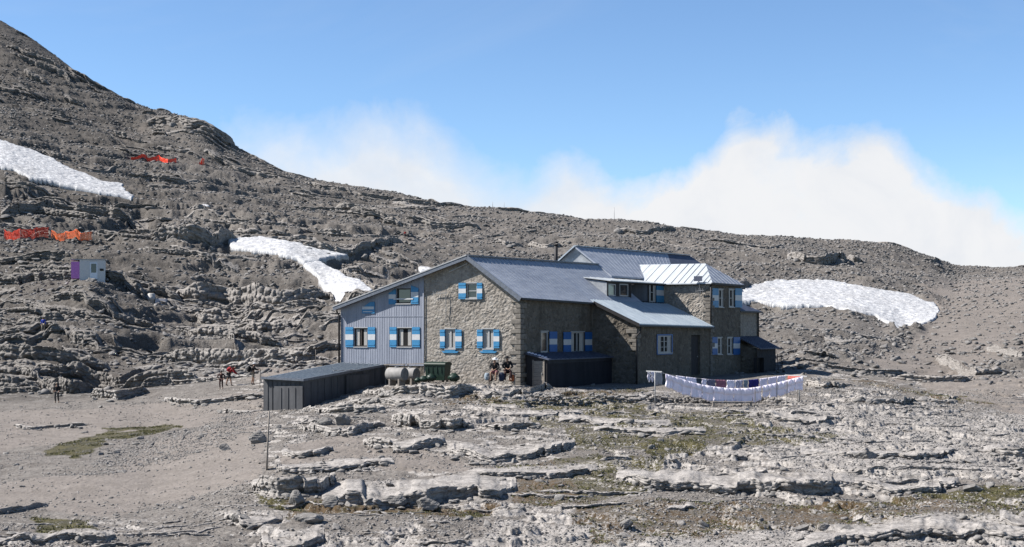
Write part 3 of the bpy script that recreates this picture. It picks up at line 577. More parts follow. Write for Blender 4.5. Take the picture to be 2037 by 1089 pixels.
def ledge_strip(xw, yw, h, deep, sc, seed, step, nf=20, nb=14, tn=1.0):
    L = np.concatenate([[0], np.cumsum(np.hypot(np.diff(xw), np.diff(yw)))]); n = max(8, int(L[-1] / step))
    s = np.linspace(0, L[-1], n); x = np.interp(s, L, xw); y = np.interp(s, L, yw); h = np.maximum(np.interp(s, L, h), .0) * (1 if y_is_far(yw) else .85)
    sg = np.floor(s / (1.5 * sc) + 1.2 * fbm(s / (2.2 * sc), s * 0 + seed, 2, seed + 21)).astype(np.int64); h = h * blur(((.8 if y_is_far(yw) else .62) + (.25 if y_is_far(yw) else .5) * h2(sg, sg * 0 + seed, seed + 22))[:, None], 3)[:, 0]; y = y + blur(((h2(sg, sg * 0 + seed, seed + 23) - .5) * (.3 if y_is_far(yw) else .7) * sc)[:, None], 1)[:, 0]
    y = y + .55 * sc * fbm(s / (1.3 * sc), s * 0 + seed, 4, seed)          # the broken front line
    hm = float(h.max()) + 1e-6; bed = max(.13 * sc, hm / 4)
    v = np.linspace(0, 1, nf)[:, None]                                     # 0 foot, 1 lip
    zz_ = v * h[None, :]; S = np.repeat(s[None, :], nf, 0)
    bi = np.floor(zz_ / bed + .35 * fbm(S / (3 * sc), S * 0 + seed * 1.3, 2, seed + 2)).astype(np.int64)
    shelf = (h2(bi, bi * 0 + seed, seed + 4) - .5) * .26 * sc + .22 * sc * (vn(S / (1.1 * sc), bi * 3.7, seed + 5) - .5)
    blk = cells1(S / (.55 * sc), zz_ / (bed * 1.1), seed + 7)
    am = .6 * sc + .35 * hm; shelf = shelf * am / sc; out = shelf + .20 * am * np.sqrt(blk) + .07 * am * fbm(S / (.2 * sc), zz_ / (.1 * sc), 3, seed + 9)
    under = (1 - sst(.0, .45, v)) * (.15 + .5 * sst(-.1, .3, fbm(S / (2.6 * sc), S * 0 + 3, 3, seed + 11))) * .7 * np.minimum(h, 1.2 * sc)[None, :]
    lip = sst(.86, 1, v) * .10 * sc
    d = -(out - under - lip) * np.minimum(1, h / (.25 * sc))[None, :]
    zg = zt_arr(x, y)
    FX = x[None, :] + d * 0; FY = y[None, :] + d; FZ = zg[None, :] + zz_ - .12 * sc * (v < .01)
    t = np.linspace(0, 1, nb + 1)[1:, None]; D = deep * (.7 + .5 * vn(s / (2.5 * sc), s * 0, seed + 13))[None, :]
    BY = y[None, :] + d[-1:] * (1 - t) + t ** 1.4 * D; BX = x[None, :] * (BY / y[None, :])
    zb = zt_arr(BX, BY); top = (zg + h)[None, :] 
    BZ = np.maximum(zb + (h[None, :] * (1 - t ** 1.4) ** .8) * .92, np.minimum(top - .01 * sc, zb - .12)) * 1.0
    BZ = np.minimum(BZ, np.maximum(top + .10 * sc, zb + .05)) + .035 * sc * fbm(BX / (.5 * sc), BY / (.5 * sc), 4, seed + 15) - .25 * (t >= 1) - .05 * t
    X = np.concatenate([FX, BX]); Y = np.concatenate([FY, BY]); Zq = np.concatenate([FZ, BZ])
    rk = np.concatenate([np.ones_like(FX), 1 - .55 * np.repeat(t, n, 1)])
    return X, Y, Zq, rk
def merge_strips(name, strips, label, tonef):
    cos, qs, rks, tns, base = [], [], [], [], 0
    for X, Y, Zq, rk in strips:
        nr, nc = X.shape; cos.append(np.stack([X, Y, Zq], -1).reshape(-1, 3)); i = np.arange(nr - 1)[:, None] * nc + np.arange(nc - 1)[None, :]
        qs.append((np.stack([i, i + 1, i + nc + 1, i + nc], -1) + base).reshape(-1)); rks.append(rk.reshape(-1)); base += nr * nc
    co = np.concatenate(cos).astype(np.float32); rk = np.concatenate(rks); me = raw_mesh(name, co, np.concatenate(qs), 4)
    ca = me.attributes.new('mask', 'FLOAT_COLOR', 'POINT'); z = np.zeros_like(rk); ca.data.foreach_set('color', np.stack([rk, z, z, z], -1).astype(np.float32).reshape(-1))
    px = CX + F * co[:, 0] / co[:, 1]; j = np.clip(np.interp(px, pxs, np.arange(NC)).astype(int), 0, NC - 1); i = np.clip(np.interp(co[:, 1], Ys, np.arange(NR)).astype(int), 0, NR - 1)
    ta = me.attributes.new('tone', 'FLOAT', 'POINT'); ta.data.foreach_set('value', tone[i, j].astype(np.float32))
    o = link(name, me, MT['ground']); tag(o, label, None, None, 'structure'); return o
near_s, far_s = [], []
for xw, yw, h, deep, sc, seed in ledge_runs:
    st = ledge_strip(xw, yw, h * (1 if yw.mean() < 112 else .85), deep, sc if sc < 1.4 else sc * .8, seed, .045 * max(1, yw.mean() / 75))
    (near_s if yw.mean() < 112 else far_s).append(st)
rng = np.random.RandomState(5)
def field(A, x, y):
    px = CX + F * x / y; j = int(np.clip(np.interp(px, pxs, np.arange(NC)), 0, NC - 1)); i = int(np.clip(np.interp(y, Ys, np.arange(NR)), 0, NR - 1)); return float(A[i, j])
avoid = np.maximum(np.maximum(snow_m * 3, pad), np.maximum(leftflat, smooth_r))
lefthill2 = np.broadcast_to(lefthill, Z.shape)
KEEP = [hit(p, q, 100) for p, q in ()]
KEEP = [((p - CX) / F * hit(p, q, m), hit(p, q, m), r) for p, q, m, r in ((178, 562, 150, 7), (145, 560, 150, 6), (20, 480, 170, 6), (60, 480, 170, 6), (100, 482, 170, 6), (145, 486, 170, 6), (180, 488, 170, 6), (275, 323, 240, 7), (310, 326, 240, 7), (345, 328, 240, 7), (402, 332, 240, 6), (86, 664, 100, 4), (306, 608, 130, 5), (322, 610, 130, 5), (440, 778, 95, 4), (470, 775, 95, 4), (503, 770, 95, 4), (113, 805, 95, 4), (806, 480, 200, 5), (620, 728, 95, 4))]
def scatter_ledges(n, y0, y1, lmin, lmax, hmin, hmax, out, tilt0, seed0, pxr=(-150, 2190)):
    made = 0; tries = 0
    while made < n and tries < n * 12:
        tries += 1
        y = math.sqrt(rng.uniform(y0 * y0, y1 * y1)); px = rng.uniform(*pxr); x = (px - CX) / F * y
        if y > I(px, LAYERS[-1][0]) - 6 or field(avoid, x, y) > .3 + .3 * rng.rand(): continue
        if field(hm2, x, y) < rng.rand() * .9: continue
        if y > 112 and rng.rand() > .22 + .78 * field(lefthill2, x, y): continue
        ln = lmin + (lmax - lmin) * rng.rand() ** 2; hh = (hmin + (hmax - hmin) * rng.rand() ** 2) * (.6 + .4 * field(lefthill, x, y) if y > 112 else 1); m = max(8, int(ln / .5)); u = np.linspace(-.5, .5, m)
        sl = tilt0 + rng.uniform(-.35, .35); xw = x + u * ln
        yy = y + sl * u * ln + (u ** 2) * rng.uniform(.0, .9) * ln * .6
        if any(abs(x - kx_) < kr_ * .6 + ln / 2 and -kr_ - 3 < y - ky_ < kr_ for kx_, ky_, kr_ in KEEP): continue
        if any(field(snow_m, a, b) > .05 for a, b in zip(xw, yy)): continue
        w = np.sqrt(np.clip(1 - (2 * np.abs(u)) ** 3, 0, 1)); scl = max(.5, min(1, hh / .35)) * (y / 75.0) ** .5
        out.append(ledge_strip(xw, yy, hh * w, max(.6, hh * rng.uniform(2.2, 4.5)), scl, seed0 + made, .05 * max(1, y / 75) if y < 112 else y / 1750, 12 if hh < .4 * y / 75 else 18, 8)); made += 1
scatter_ledges(190, 45, 110, .8, 6, .05, .22, near_s, 0, 3000, (420, 2200))
scatter_ledges(26, 45, 100, .6, 3, .06, .2, near_s, 0, 3500, (-100, 430))
scatter_ledges(240, 118, 240, 3, 18, .3, 1.2, far_s, -.1, 4000)
scatter_ledges(130, 240, 410, 4, 20, .5, 2.0, far_s, -.1, 5000)
scatter_ledges(110, 118, 200, 3, 20, .4, 1.8, far_s, -.3, 6000, (-150, 640))
merge_strips('rock_ledges', near_s, 'pale stepped limestone ledges below and around the hut', None)
merge_strips('slope_ledges', far_s, 'dark broken rock bands across the slopes behind the hut', None)

# ------------------------------------------------------------------ loose stones (uncountable): faceted rocks lying on the ground
def ico(sub, seed, flat=.62):
    bm = bmesh.new(); bmesh.ops.create_icosphere(bm, subdivisions=sub, radius=1); rr = random.Random(seed)
    cut = [(Vector((rr.gauss(0, 1), rr.gauss(0, 1), rr.gauss(0, 1))).normalized(), rr.uniform(.35, .75)) for _ in range(9)]
    for v in bm.verts:
        p = v.co.copy()
        for nrm, dd in cut:
            e = p.dot(nrm) - dd
            if e > 0: p -= nrm * e
        p *= rr.uniform(.93, 1.07); v.co = (p.x, p.y, p.z * flat)
    bm.verts.ensure_lookup_table(); co = np.array([v.co[:] for v in bm.verts]); fa = np.array([[v.index for v in f.verts] for f in bm.faces]); bm.free(); return co, fa
MT['rockf'] = m_rock('grey_scree', (.15, .142, .134), (.34, .325, .31))
T1 = [ico(1, i, .5 + .05 * (i % 5)) for i in range(10)]; T2 = [ico(2, 20 + i, .5 + .06 * (i % 5)) for i in range(10)]
def stones(name, n, y0, y1, rmin, rmax, pw, dens, tmpl, mat, label, pxr=(-150, 2190), seed=1):
    rg = np.random.RandomState(seed); m = int(n * 4)
    y = np.sqrt(rg.uniform(y0 ** 2, y1 ** 2, m)); px = rg.uniform(pxr[0], pxr[1], m); x = (px - CX) / F * y
    j = np.clip(np.interp(px, pxs, np.arange(NC)).astype(int), 0, NC - 1); i = np.clip(np.interp(y, Ys, np.arange(NR)).astype(int), 0, NR - 1)
    ok = (dens[i, j] > rg.rand(m)) & (y < I(px, LAYERS[-1][0]) - 2); x, y = x[ok][:n], y[ok][:n]; k = len(x)
    z = zt_arr(x, y) if y1 > 115 else np.array([zterr(a, b) for a, b in zip(x, y)])
    r = rmin * (rmax / rmin) ** (rg.rand(k) ** pw); ang = rg.rand(k) * 6.283; tx = rg.normal(0, .22, k); el = 1 + .5 * rg.rand(k); ti = rg.randint(0, len(tmpl), k)
    cos, fas, base = [], [], 0
    for t in range(len(tmpl)):
        q = np.where(ti == t)[0]
        if not len(q): continue
        c, f = tmpl[t]; P = c[None] * r[q][:, None, None]; X = P[..., 0] * el[q][:, None]; Y = P[..., 1]; Zp = P[..., 2] + X * tx[q][:, None]
        ca, sa = np.cos(ang[q])[:, None], np.sin(ang[q])[:, None]
        cos.append(np.stack([X * ca - Y * sa + x[q][:, None], X * sa + Y * ca + y[q][:, None], Zp + (z[q] + .18 * r[q])[:, None]], -1).reshape(-1, 3))
        fas.append((f[None] + (np.arange(len(q)) * len(c))[:, None, None] + base).reshape(-1)); base += len(q) * len(c)
    me = raw_mesh(name, np.concatenate(cos).astype(np.float32), np.concatenate(fas), 3); o = link(name, me, mat)
    return tag(o, label, None, None, 'stuff')
dn = (1 - far) * near_amp * (1 - .93 * pad) * (.15 + .85 * sst(-.25, .3, fbm(Xg / 2.6, Yg / 2.2, 4, 801)))
stonyn = region(STONY, 4, 30)
# moss and grass tufts: short blades standing in the mossy ground
def tufts(n, seed):
    rg = np.random.RandomState(seed); m = n * 5; y = np.sqrt(rg.uniform(44 ** 2, 112 ** 2, m)); px = rg.uniform(-100, 2140, m); x = (px - CX) / F * y
    j = np.clip(np.interp(px, pxs, np.arange(NC)).astype(int), 0, NC - 1); i = np.clip(np.interp(y, Ys, np.arange(NR)).astype(int), 0, NR - 1)
    ok = (grassm[i, j] * (.25 + .75 * sst(-.2, .35, fbm(x / 1.2, y / 1.2, 3, 88))) > .35 + .5 * rg.rand(m)); x, y, i, j = x[ok][:n], y[ok][:n], i[ok][:n], j[ok][:n]; k = len(x)
    z = ZF[i, j]; co = np.zeros((k, 5, 3, 3), np.float32); h = .03 + .07 * rg.rand(k) ** 2
    for b in range(5):
        a = rg.rand(k) * 6.28; r = .05 * rg.rand(k); bx, by = x + np.cos(a) * r, y + np.sin(a) * r; c = rg.rand(k) * 6.28; w = .012 + .014 * rg.rand(k)
        co[:, b, 0] = np.stack([bx - np.cos(c) * w, by - np.sin(c) * w, z - .01], -1); co[:, b, 1] = np.stack([bx + np.cos(c) * w, by + np.sin(c) * w, z - .01], -1); co[:, b, 2] = np.stack([bx + np.cos(a) * h * .6, by + np.sin(a) * h * .6, z + h], -1)
    me = raw_mesh('alpine_turf', co.reshape(-1, 3), np.arange(k * 15), 3); tag(link('alpine_turf', me, plain('turf_blades', (.17, .165, .06), .9, var=.45, sc=2)), 'short olive turf growing in the hollows between the ledges', None, None, 'stuff')
tufts(42000, 12)
d_near = np.clip(dn * (1 - .45 * leftflat * (1 - stonyn)) * (1 - .6 * pathm * (1 - stonyn)) * (1 - .6 * region(GRASS, 4, 26)) + .6 * stonyn * (1 - far) * (1 - pad), 0, 1)
stones('gravel', 100000, 43, 112, .016, .085, 1.5, d_near, T1, MT['rockw'], 'loose pale stones strewn over the ground before the hut', seed=1)
stones('rubble', 3000, 43, 112, .06, .24, 2.6, d_near, T2, MT['rock'], 'scattered fist to head sized rocks before the hut', seed=2)
# blocks broken off the ledges, lying at their feet
def talus(name, runs, mat, label, seed):
    rg = np.random.RandomState(seed); cos, fas, base = [], [], 0
    for xw, yw, h, deep, sc, sd in runs:
        n = int(4.5 * abs(xw[-1] - xw[0]) / sc ** 1.2)
        for _ in range(n):
            i = rg.randint(len(xw))
            if any(abs(xw[i] - kx_) < 1.5 and abs(yw[i] - ky_) < 5 for kx_, ky_, kr_ in KEEP): continue
            r = (.05 + .24 * rg.rand() ** 3) * sc; x = xw[i] + rg.normal(0, .1); y = yw[i] - .12 * sc - abs(rg.normal(0, .55 * sc)); c, f = T2[rg.randint(len(T2))]
            an = rg.rand() * 6.28; q = c * r; q = np.stack([(q[:, 0] * math.cos(an) - q[:, 1] * math.sin(an)) * 1.3, q[:, 0] * math.sin(an) + q[:, 1] * math.cos(an), q[:, 2] * 1.1], -1) + [x, y, float(zt_arr(np.array([x]), np.array([y]))[0]) + r * .3]; cos.append(q); fas.append((f + base).reshape(-1)); base += len(c)
    me = raw_mesh(name, np.concatenate(cos).astype(np.float32), np.concatenate(fas), 3); return tag(link(name, me, mat), label, None, None, 'stuff')
talus('fallen_blocks', [r for r in ledge_runs if r[1].mean() < 112], MT['rock'], 'small broken blocks lying along the feet of the ledges', 8)
talus('slope_talus', [r for r in ledge_runs if r[1].mean() >= 112], MT['rockf'], 'broken blocks lying below the rock bands of the slopes', 9)
d_far = far * (1 - np.clip(snow_m * 3, 0, 1)) * (1 - .7 * smooth_r) * (.3 + .7 * sst(-.25, .35, fbm(Xg / 9, Yg / 7, 4, 802)))
stones('scree', 150000, 114, 400, .07, .55, 3.0, d_far, T1, MT['rockf'], 'grey scree and boulders scattered over the slopes', seed=3)

# ------------------------------------------------------------------ the mountain hut
TH = R(30); cT, sT = math.cos(TH), math.sin(TH); BY0 = 97.0; BX0 = (1035 - CX) / F * BY0; ZB = -3.9
def ux(v, px): k = (px - CX) / F; return (k * (BY0 + v * cT) - BX0 - v * sT) / (cT + k * sT)
def vx(u, px): k = (px - CX) / F; return (k * (BY0 - u * sT) - BX0 - u * cT) / (sT - k * cT)
def Yuv(u, v): return BY0 - u * sT + v * cT
def zz(u, v, py): return (H0 - py) / F * Yuv(u, v)
def W(u, v, z): return Vector((BX0 + u * cT + v * sT, BY0 - u * sT + v * cT, z))
hut = thing('mountain_hut', 'large stone mountain hut with grey sheet roofs and blue and white shutters', 'mountain hut', (BX0, BY0, ZB), -TH)
def part(bm, name, mats, parent=hut, bevel=0):
    # vertices are given as (u, v, absolute height)
    for v in bm.verts: v.co.z -= ZB
    return fin(bm, name, mats, parent, None, bevel)
def P3(ax, pl, a, d, z):       # a along the wall, d outwards
    return (a, pl - d, z) if ax == 'u' else (pl + d, a, z)
def wbox(bm, ax, pl, a0, a1, z0, z1, d0, d1, mi=0):
    p = P3(ax, pl, a0, d0, z0); q = P3(ax, pl, a1, d1, z1)
    bm_box(bm, min(p[0], q[0]), max(p[0], q[0]), min(p[1], q[1]), max(p[1], q[1]), z0, z1, mi)
def wall(name, ax, pl, a0, a1, zb, ztop, ops, mat, relief=.05, step=.09, thick=.3, seed=1, smooth_above=None, quoin=None):
    A = sorted(set([a0, a1] + [x for o in ops for x in o[:2]])); As = []
    for p, q in zip(A, A[1:]): As += list(np.linspace(p, q, max(2, int((q - p) / step) + 1))[:-1])
    As = np.array(As + [a1]); zm = float(max(ztop(a) for a in As)); Zl = sorted(set([zb, zm] + [z for o in ops for z in o[2:4]])); Zs_ = []
    for p, q in zip(Zl, Zl[1:]): Zs_ += list(np.linspace(p, q, max(2, int((q - p) / step) + 1))[:-1])
    Zs_ = np.array(Zs_ + [zm]); AA, ZZ = np.meshgrid(As, Zs_); T = np.array([ztop(a) for a in As])[None, :]; ZC = np.minimum(ZZ, T)
    blk = cells1(AA / .29, ZC / .19, seed); rel = relief * (1.1 * np.sqrt(blk) * sst(-.25, .25, fbm(AA / 1.3, ZC / 1.1, 3, seed + 3)) + .9 * fbm(AA / .16, ZC / .16, 3, seed + 5) + .8 * fbm(AA / .9, ZC / .7, 3, seed + 6))
    rel *= .35 + .65 * sst(-.22, .18, fbm(AA / 1.7, ZC / 1.4, 4, seed + 12)); rel = (rel - relief * 1.15) * .85
    if smooth_above: rel *= 1 - .85 * sst(smooth_above - .6, smooth_above + .3, ZC + .6 * fbm(AA / 1.5, ZC / 1.5, 3, seed + 8))
    rel += .0
    for o in ops:
        m = sst(0, .16, np.maximum(np.maximum(o[0] - AA, AA - o[1]), np.maximum(o[2] - ZC, ZC - o[3]))); rel *= m
    rel *= sst(0, .06, T - ZC) * sst(0, .05, AA - a0) * sst(0, .05, a1 - AA)
    bm = NB(); vs = {}
    def V(i, j):
        if (i, j) not in vs: vs[(i, j)] = bm.verts.new(P3(ax, pl, float(AA[i, j]), float(rel[i, j]), float(ZC[i, j])))
        return vs[(i, j)]
    for i in range(len(Zs_) - 1):
        for j in range(len(As) - 1):
            if ZC[i, j] >= T[0, j] - 1e-6 and ZC[i, j + 1] >= T[0, j + 1] - 1e-6: continue
            am, zc = (As[j] + As[j + 1]) / 2, (Zs_[i] + Zs_[i + 1]) / 2
            if any(o[0] < am < o[1] and o[2] < zc < o[3] for o in ops): continue
            q = [V(i, j), V(i, j + 1), V(i + 1, j + 1), V(i + 1, j)]
            if abs(ZC[i, j + 1] - ZC[i + 1, j + 1]) < 1e-6: q = [q[0], q[1], q[3]]
            elif abs(ZC[i, j] - ZC[i + 1, j]) < 1e-6: q = [q[0], q[1], q[2]]
            try: bm.faces.new(q)
            except ValueError: pass
    for o in ops:   # reveals
        for p, q in (((o[0], o[2]), (o[1], o[2])), ((o[1], o[2]), (o[1], o[3])), ((o[1], o[3]), (o[0], o[3])), ((o[0], o[3]), (o[0], o[2]))):
            bm.faces.new([bm.verts.new(P3(ax, pl, a, d, z)) for a, z, d in ((p[0], p[1], 0), (q[0], q[1], 0), (q[0], q[1], -thick), (p[0], p[1], -thick))])
        bm.faces.new([bm.verts.new(P3(ax, pl, a, -thick, z)) for a, z in ((o[0], o[2]), (o[1], o[2]), (o[1], o[3]), (o[0], o[3]))]).material_index = 1
    bmesh.ops.remove_doubles(bm, verts=bm.verts, dist=1e-5)
    return part(bm, name, [mat, MT['dark']])
def slab(bm, A, B, C, D, t=.14, mi=0):     # A-B ridge, D-C eave ; thickness straight down
    top = [Vector(p) for p in (A, B, C, D)]; bm_prism(bm, top, [p - Vector((0, 0, t)) for p in top], mi)
def seams(bm, A, B, C, D, n, h=.05, w=.035, mi=0, f0=0, f1=1):
    A, B, C, D = map(Vector, (A, B, C, D))
    for k in range(1, n):
        t = k / n; p = A.lerp(B, t).lerp(D.lerp(C, t), f0 + .004); q = A.lerp(B, t).lerp(D.lerp(C, t), f1 - .004); up = Vector((0, 0, h / 2)); bm_bar(bm, p + up, q + up, w, h, mi)

def window(ax, pl, a0, a1, z0, z1, sh=(), style='double', frame=MT['frame'], name='window', blue='blue', curtain=True, stripes=(.36, .64), inset=.06, sill=True, label=None, parent=hut, lintel=True):
    """a window set into its opening: frame, panes, curtains, sill and shutters folded back against the wall"""
    bm = NB(); fw = .085 if (a1 - a0) > .7 else .07; d0, d1 = -inset - .07, -inset
    wbox(bm, ax, pl, a0, a0 + fw, z0, z1, d0, d1); wbox(bm, ax, pl, a1 - fw, a1, z0, z1, d0, d1)
    wbox(bm, ax, pl, a0 + fw, a1 - fw, z0, z0 + fw, d0, d1); wbox(bm, ax, pl, a0 + fw, a1 - fw, z1 - fw, z1, d0, d1)
    am = (a0 + a1) / 2
    if style in ('double', 'grid'): wbox(bm, ax, pl, am - .06, am + .06, z0 + fw, z1 - fw, d0, d1 + .01)
    if style == 'grid':
        for f in (.33, .66):
            z = z0 + (z1 - z0) * f
            for p, q in ((a0 + fw, am - .06), (am + .06, a1 - fw)): wbox(bm, ax, pl, p, q, z - .02, z + .02, d0 + .02, d1 - .01)
        for p in ((a0 + fw + am) / 2, (a1 - fw + am) / 2): wbox(bm, ax, pl, p - .018, p + .018, z0 + fw, z1 - fw, d0 + .015, d1 - .015)
    if style == 'cross':
        z = (z0 + z1) / 2; wbox(bm, ax, pl, a0 + fw, a1 - fw, z - .025, z + .025, d0 + .01, d1)
    w = part(bm, name, [frame], parent)
    if label: w['label'] = label
    bm = NB(); wbox(bm, ax, pl, a0 + fw * .6, a1 - fw * .6, z0 + fw * .6, z1 - fw * .6, d0 - .012, d0 + .005); p = part(bm, 'pane', [MT['glass'] if not curtain else MT['dark']], w)
    if curtain:
        for s0, s1 in ((a0 + fw, a0 + fw + (am - a0) * .55), (a1 - fw - (a1 - am) * .5, a1 - fw)):
            bm = NB(); n = 8; f = []
            for i in range(n + 1):
                t = i / n; dd = d0 + .022 + .012 * (i % 2); a = s0 + (s1 - s0) * t
                f.append([bm.verts.new(P3(ax, pl, a, dd, z0 + fw)), bm.verts.new(P3(ax, pl, a, dd, z1 - fw))])
            for p_, q_ in zip(f, f[1:]): bm.faces.new((p_[0], q_[0], q_[1], p_[1]))
            part(bm, 'curtain', [MT['curtain']], w)
    if sill:
        bm = NB(); wbox(bm, ax, pl, a0 - .05, a1 + .05, z0 - .07, z0 - .003, -.06, .07); part(bm, 'sill', [MT['frame']], w)
    if lintel:
        bm = NB(); wbox(bm, ax, pl, a0 - .05, a1 + .05, z1 + .003, z1 + .06, -.02, .045); part(bm, 'lintel', [MT['frame']], w)
    for s in sh: shutter(ax, pl, *s, w=w, blue=blue, stripes=stripes)
    return w
def shutter(ax, pl, a0, a1, z0, z1, w=None, blue='blue', stripes=(.36, .64), slant=0, d=.02):
    bm = NB(); th = .045; zs = [z0, z0 + (z1 - z0) * stripes[0], z0 + (z1 - z0) * stripes[1], z1]
    for k in range(3):
        if slant and k == 2:
            lo, hi = (z1 - slant, z1) if slant > 0 else (z1, z1 + slant)
            pts = [(a0, zs[2] + .001), (a1, zs[2] + .001), (a1, hi), (a0, lo)]
            bm_prism(bm, [P3(ax, pl, a, d + th, z) for a, z in pts], [P3(ax, pl, a, d, z) for a, z in pts], 0)
        else: wbox(bm, ax, pl, a0, a1, zs[k] + .001, zs[k + 1] - .001, d, d + th, 1 if k == 1 else 0)
    for f in (.12, .88):    # battens
        z = z0 + (z1 - z0) * f
        wbox(bm, ax, pl, a0 + .03, a1 - .03, z - .035, z + .035, d + th, d + th + .02, 0) if not (slant and f > .5) else None
    o = part(bm, 'shutter', [MT[blue], MT['white']], w or hut); return o
# heights measured on the building
L1 = vx(0, 1176); UL = ux(0, 678); UM = ux(0, 843); UR = ux(0, 936); VR = 19.76
zR0, zR1 = 5.07, 5.27; zE0, zE1 = 2.22, 2.07; zLL = zz(UL, 0, 612)
D = ux(L1, 1266); VT = vx(D, 1413); VE = vx(D, 1473); zl0, zl1 = .36, .21
TE = 3.80; VM = (VT + VE) / 2; TR = 5.56
def gtop(a): return (zLL - .1 + (a - UL) / (UR - UL) * (zR0 - zLL)) if a < UR else zR0 - .1 + (a - UR) / (0 - UR) * (zE0 - zR0)
def U(px, v=0.0): return ux(v, px)
def GZ(px, py): return zz(ux(0, px), 0, py)
def op(ax, pl, px0, px1, py0, py1):
    if ax == 'u': a0, a1 = ux(pl, px0), ux(pl, px1); z0, z1 = zz((a0 + a1) / 2, pl, py1), zz((a0 + a1) / 2, pl, py0)
    else: a0, a1 = vx(pl, px0), vx(pl, px1); z0, z1 = zz(pl, (a0 + a1) / 2, py1), zz(pl, (a0 + a1) / 2, py0)
    return (a0, a1, z0, z1)
# gable wall, stone half
g3 = op('u', 0, 886, 906, 655, 694); g4 = op('u', 0, 961, 982, 655, 694); g6 = op('u', 0, 928, 949, 564, 594)
wall('stone_wall', 'u', 0, UM, 0, -5.6, gtop, [g3, g4, g6], MT['gable'], .044, .055, seed=11, smooth_above=3.0)
# gable wall, sheet metal half: standing ribs
g1 = op('u', 0, 705, 731, 653, 690); g2 = op('u', 0, 791, 819, 653, 690); g5 = op('u', 0, 789, 817, 574, 604)
wall('metal_cladding', 'u', 0, UL, UM - .004, -2.62, gtop, [g1, g2, g5], MT['clad'], .0, .4, seed=12)
bm = NB(); rr = random.Random(4); a = UL + .12
while a < UM - .05:
    zt_ = gtop(a) - .35; segs = [(-2.5, .88), (.95, zt_)]
    for o in (g1, g2, g5):
        if o[0] - .12 < a < o[1] + .12:
            ns = []
            for p, q in segs:
                if o[2] < q and o[3] > p:
                    if p < o[2] - .1: ns.append((p, o[2] - .1))
                    if q > o[3] + .1: ns.append((o[3] + .1, q))
                else: ns.append((p, q))
            segs = ns
    for p, q in segs:
        if q - p > .1: wbox(bm, 'u', 0, a - .018, a + .018, p, q, .002, .014)
    a += .21
wbox(bm, 'u', 0, UL, UM, .885, .945, .002, .03); wbox(bm, 'u', 0, UM - .05, UM + .05, -2.6, gtop(UM) - .1, .05, .075)
part(bm, 'cladding_rib', [MT['clad']])
wall('base_wall', 'u', 0.02, UL, UM - .004, -5.6, lambda a: -2.65, [], MT['wall'], .05, .12, seed=13)
def S(px0, px1, py0, py1, pl=0, ax='u'): return op(ax, pl, px0, px1, py0, py1)
window('u', 0, *g1, sh=[S(688, 703.5, 651, 691), S(732.5, 747, 651, 691)], style='double', frame=MT['brown'])
window('u', 0, *g2, sh=[S(776, 789.5, 651, 691), S(820.5, 836, 651, 691)], style='single', frame=MT['brown'])
w5 = window('u', 0, *g5, style='single', frame=MT['brown'], curtain=False, lintel=False)
shutter('u', 0, *S(774, 788, 575, 606), w=w5, slant=-.30 * -1 if False else .32); shutter('u', 0, *S(818.5, 833, 568, 605), w=w5, slant=-.22)
bm = NB(); wbox(bm, 'u', 0, U(784), U(823), GZ(800, 596.5), GZ(800, 594), .07, .10); part(bm, 'railing', [MT['white']], w5)
def blue_surround(o, w):
    bm = NB(); e = .14
    for s_, t_ in (((o[0] - .04, o[0]), (o[2] - .16, o[3] + .02)), ((o[1], o[1] + .04), (o[2] - .16, o[3] + .02))): wbox(bm, 'u', 0, *s_, *t_, -.02, .018)
    wbox(bm, 'u', 0, o[0], o[1], o[2] - .17, o[2] - .072, -.02, .05)
    z0, z1 = o[2] - .30, o[2] - .175
    pts = [(o[0] - .30, z1), (o[1] + .30, z1), (o[1] + .14, z0), (o[0] - .14, z0)]
    bm_prism(bm, [P3('u', 0, a, .05, z) for a, z in pts], [P3('u', 0, a, -.02, z) for a, z in pts]); part(bm, 'flower_box', [MT['blue']], w)
w3 = window('u', 0, *g3, sh=[S(876, 885.5, 656, 693), S(906.5, 919, 656, 693)]); blue_surround(g3, w3)
w4 = window('u', 0, *g4, sh=[S(949.5, 960.5, 656, 693), S(982.5, 994, 656, 693)]); blue_surround(g4, w4)
window('u', 0, *g6, sh=[S(913, 927.5, 563, 595.5), S(949.5, 960, 563, 595.5)], style='cross', curtain=False)
# hut sign on the cladding
bm = NB(); sa0, sa1 = U(721), U(746); s0, s1 = GZ(733, 624), GZ(733, 601)
q = [(sa0, s0), (sa1, s0), (sa1, s1), (sa1 - .4, s1 - .02), (sa0, s0 + .42)]
bm_prism(bm, [P3('u', 0, a_, .06, z_) for a_, z_ in q], [P3('u', 0, a_, .035, z_) for a_, z_ in q])
wbox(bm, 'u', 0, sa0 + .03, sa1 - .06, s0 + .30, s0 + .50, .062, .07, 1); wbox(bm, 'u', 0, sa0 + .1, sa1 - .2, s0 + .10, s0 + .16, .062, .068, 1)
so = part(bm, 'sign', [MT['blue'], MT['white']]); so['label'] = 'blue hut sign with a white lettering band'
# side wall of the main block
s7 = op('v', 0, 1076, 1090, 660, 701); s8 = op('v', 0, 1136, 1162, 661, 701)
def etop(a): return zE0 - .06 + (a / L1) * (zE1 - zE0)
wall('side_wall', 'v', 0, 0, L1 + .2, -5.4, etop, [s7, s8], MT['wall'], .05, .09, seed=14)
w7 = window('v', 0, *s7, sh=[S(1092, 1107, 660, 700, 0, 'v')], style='single', blue='blue_shaded', curtain=False, inset=.02)
w8 = window('v', 0, *s8, sh=[S(1120, 1135, 661, 701, 0, 'v'), S(1163, 1186, 661, 701, 0, 'v')], blue='blue_shaded')
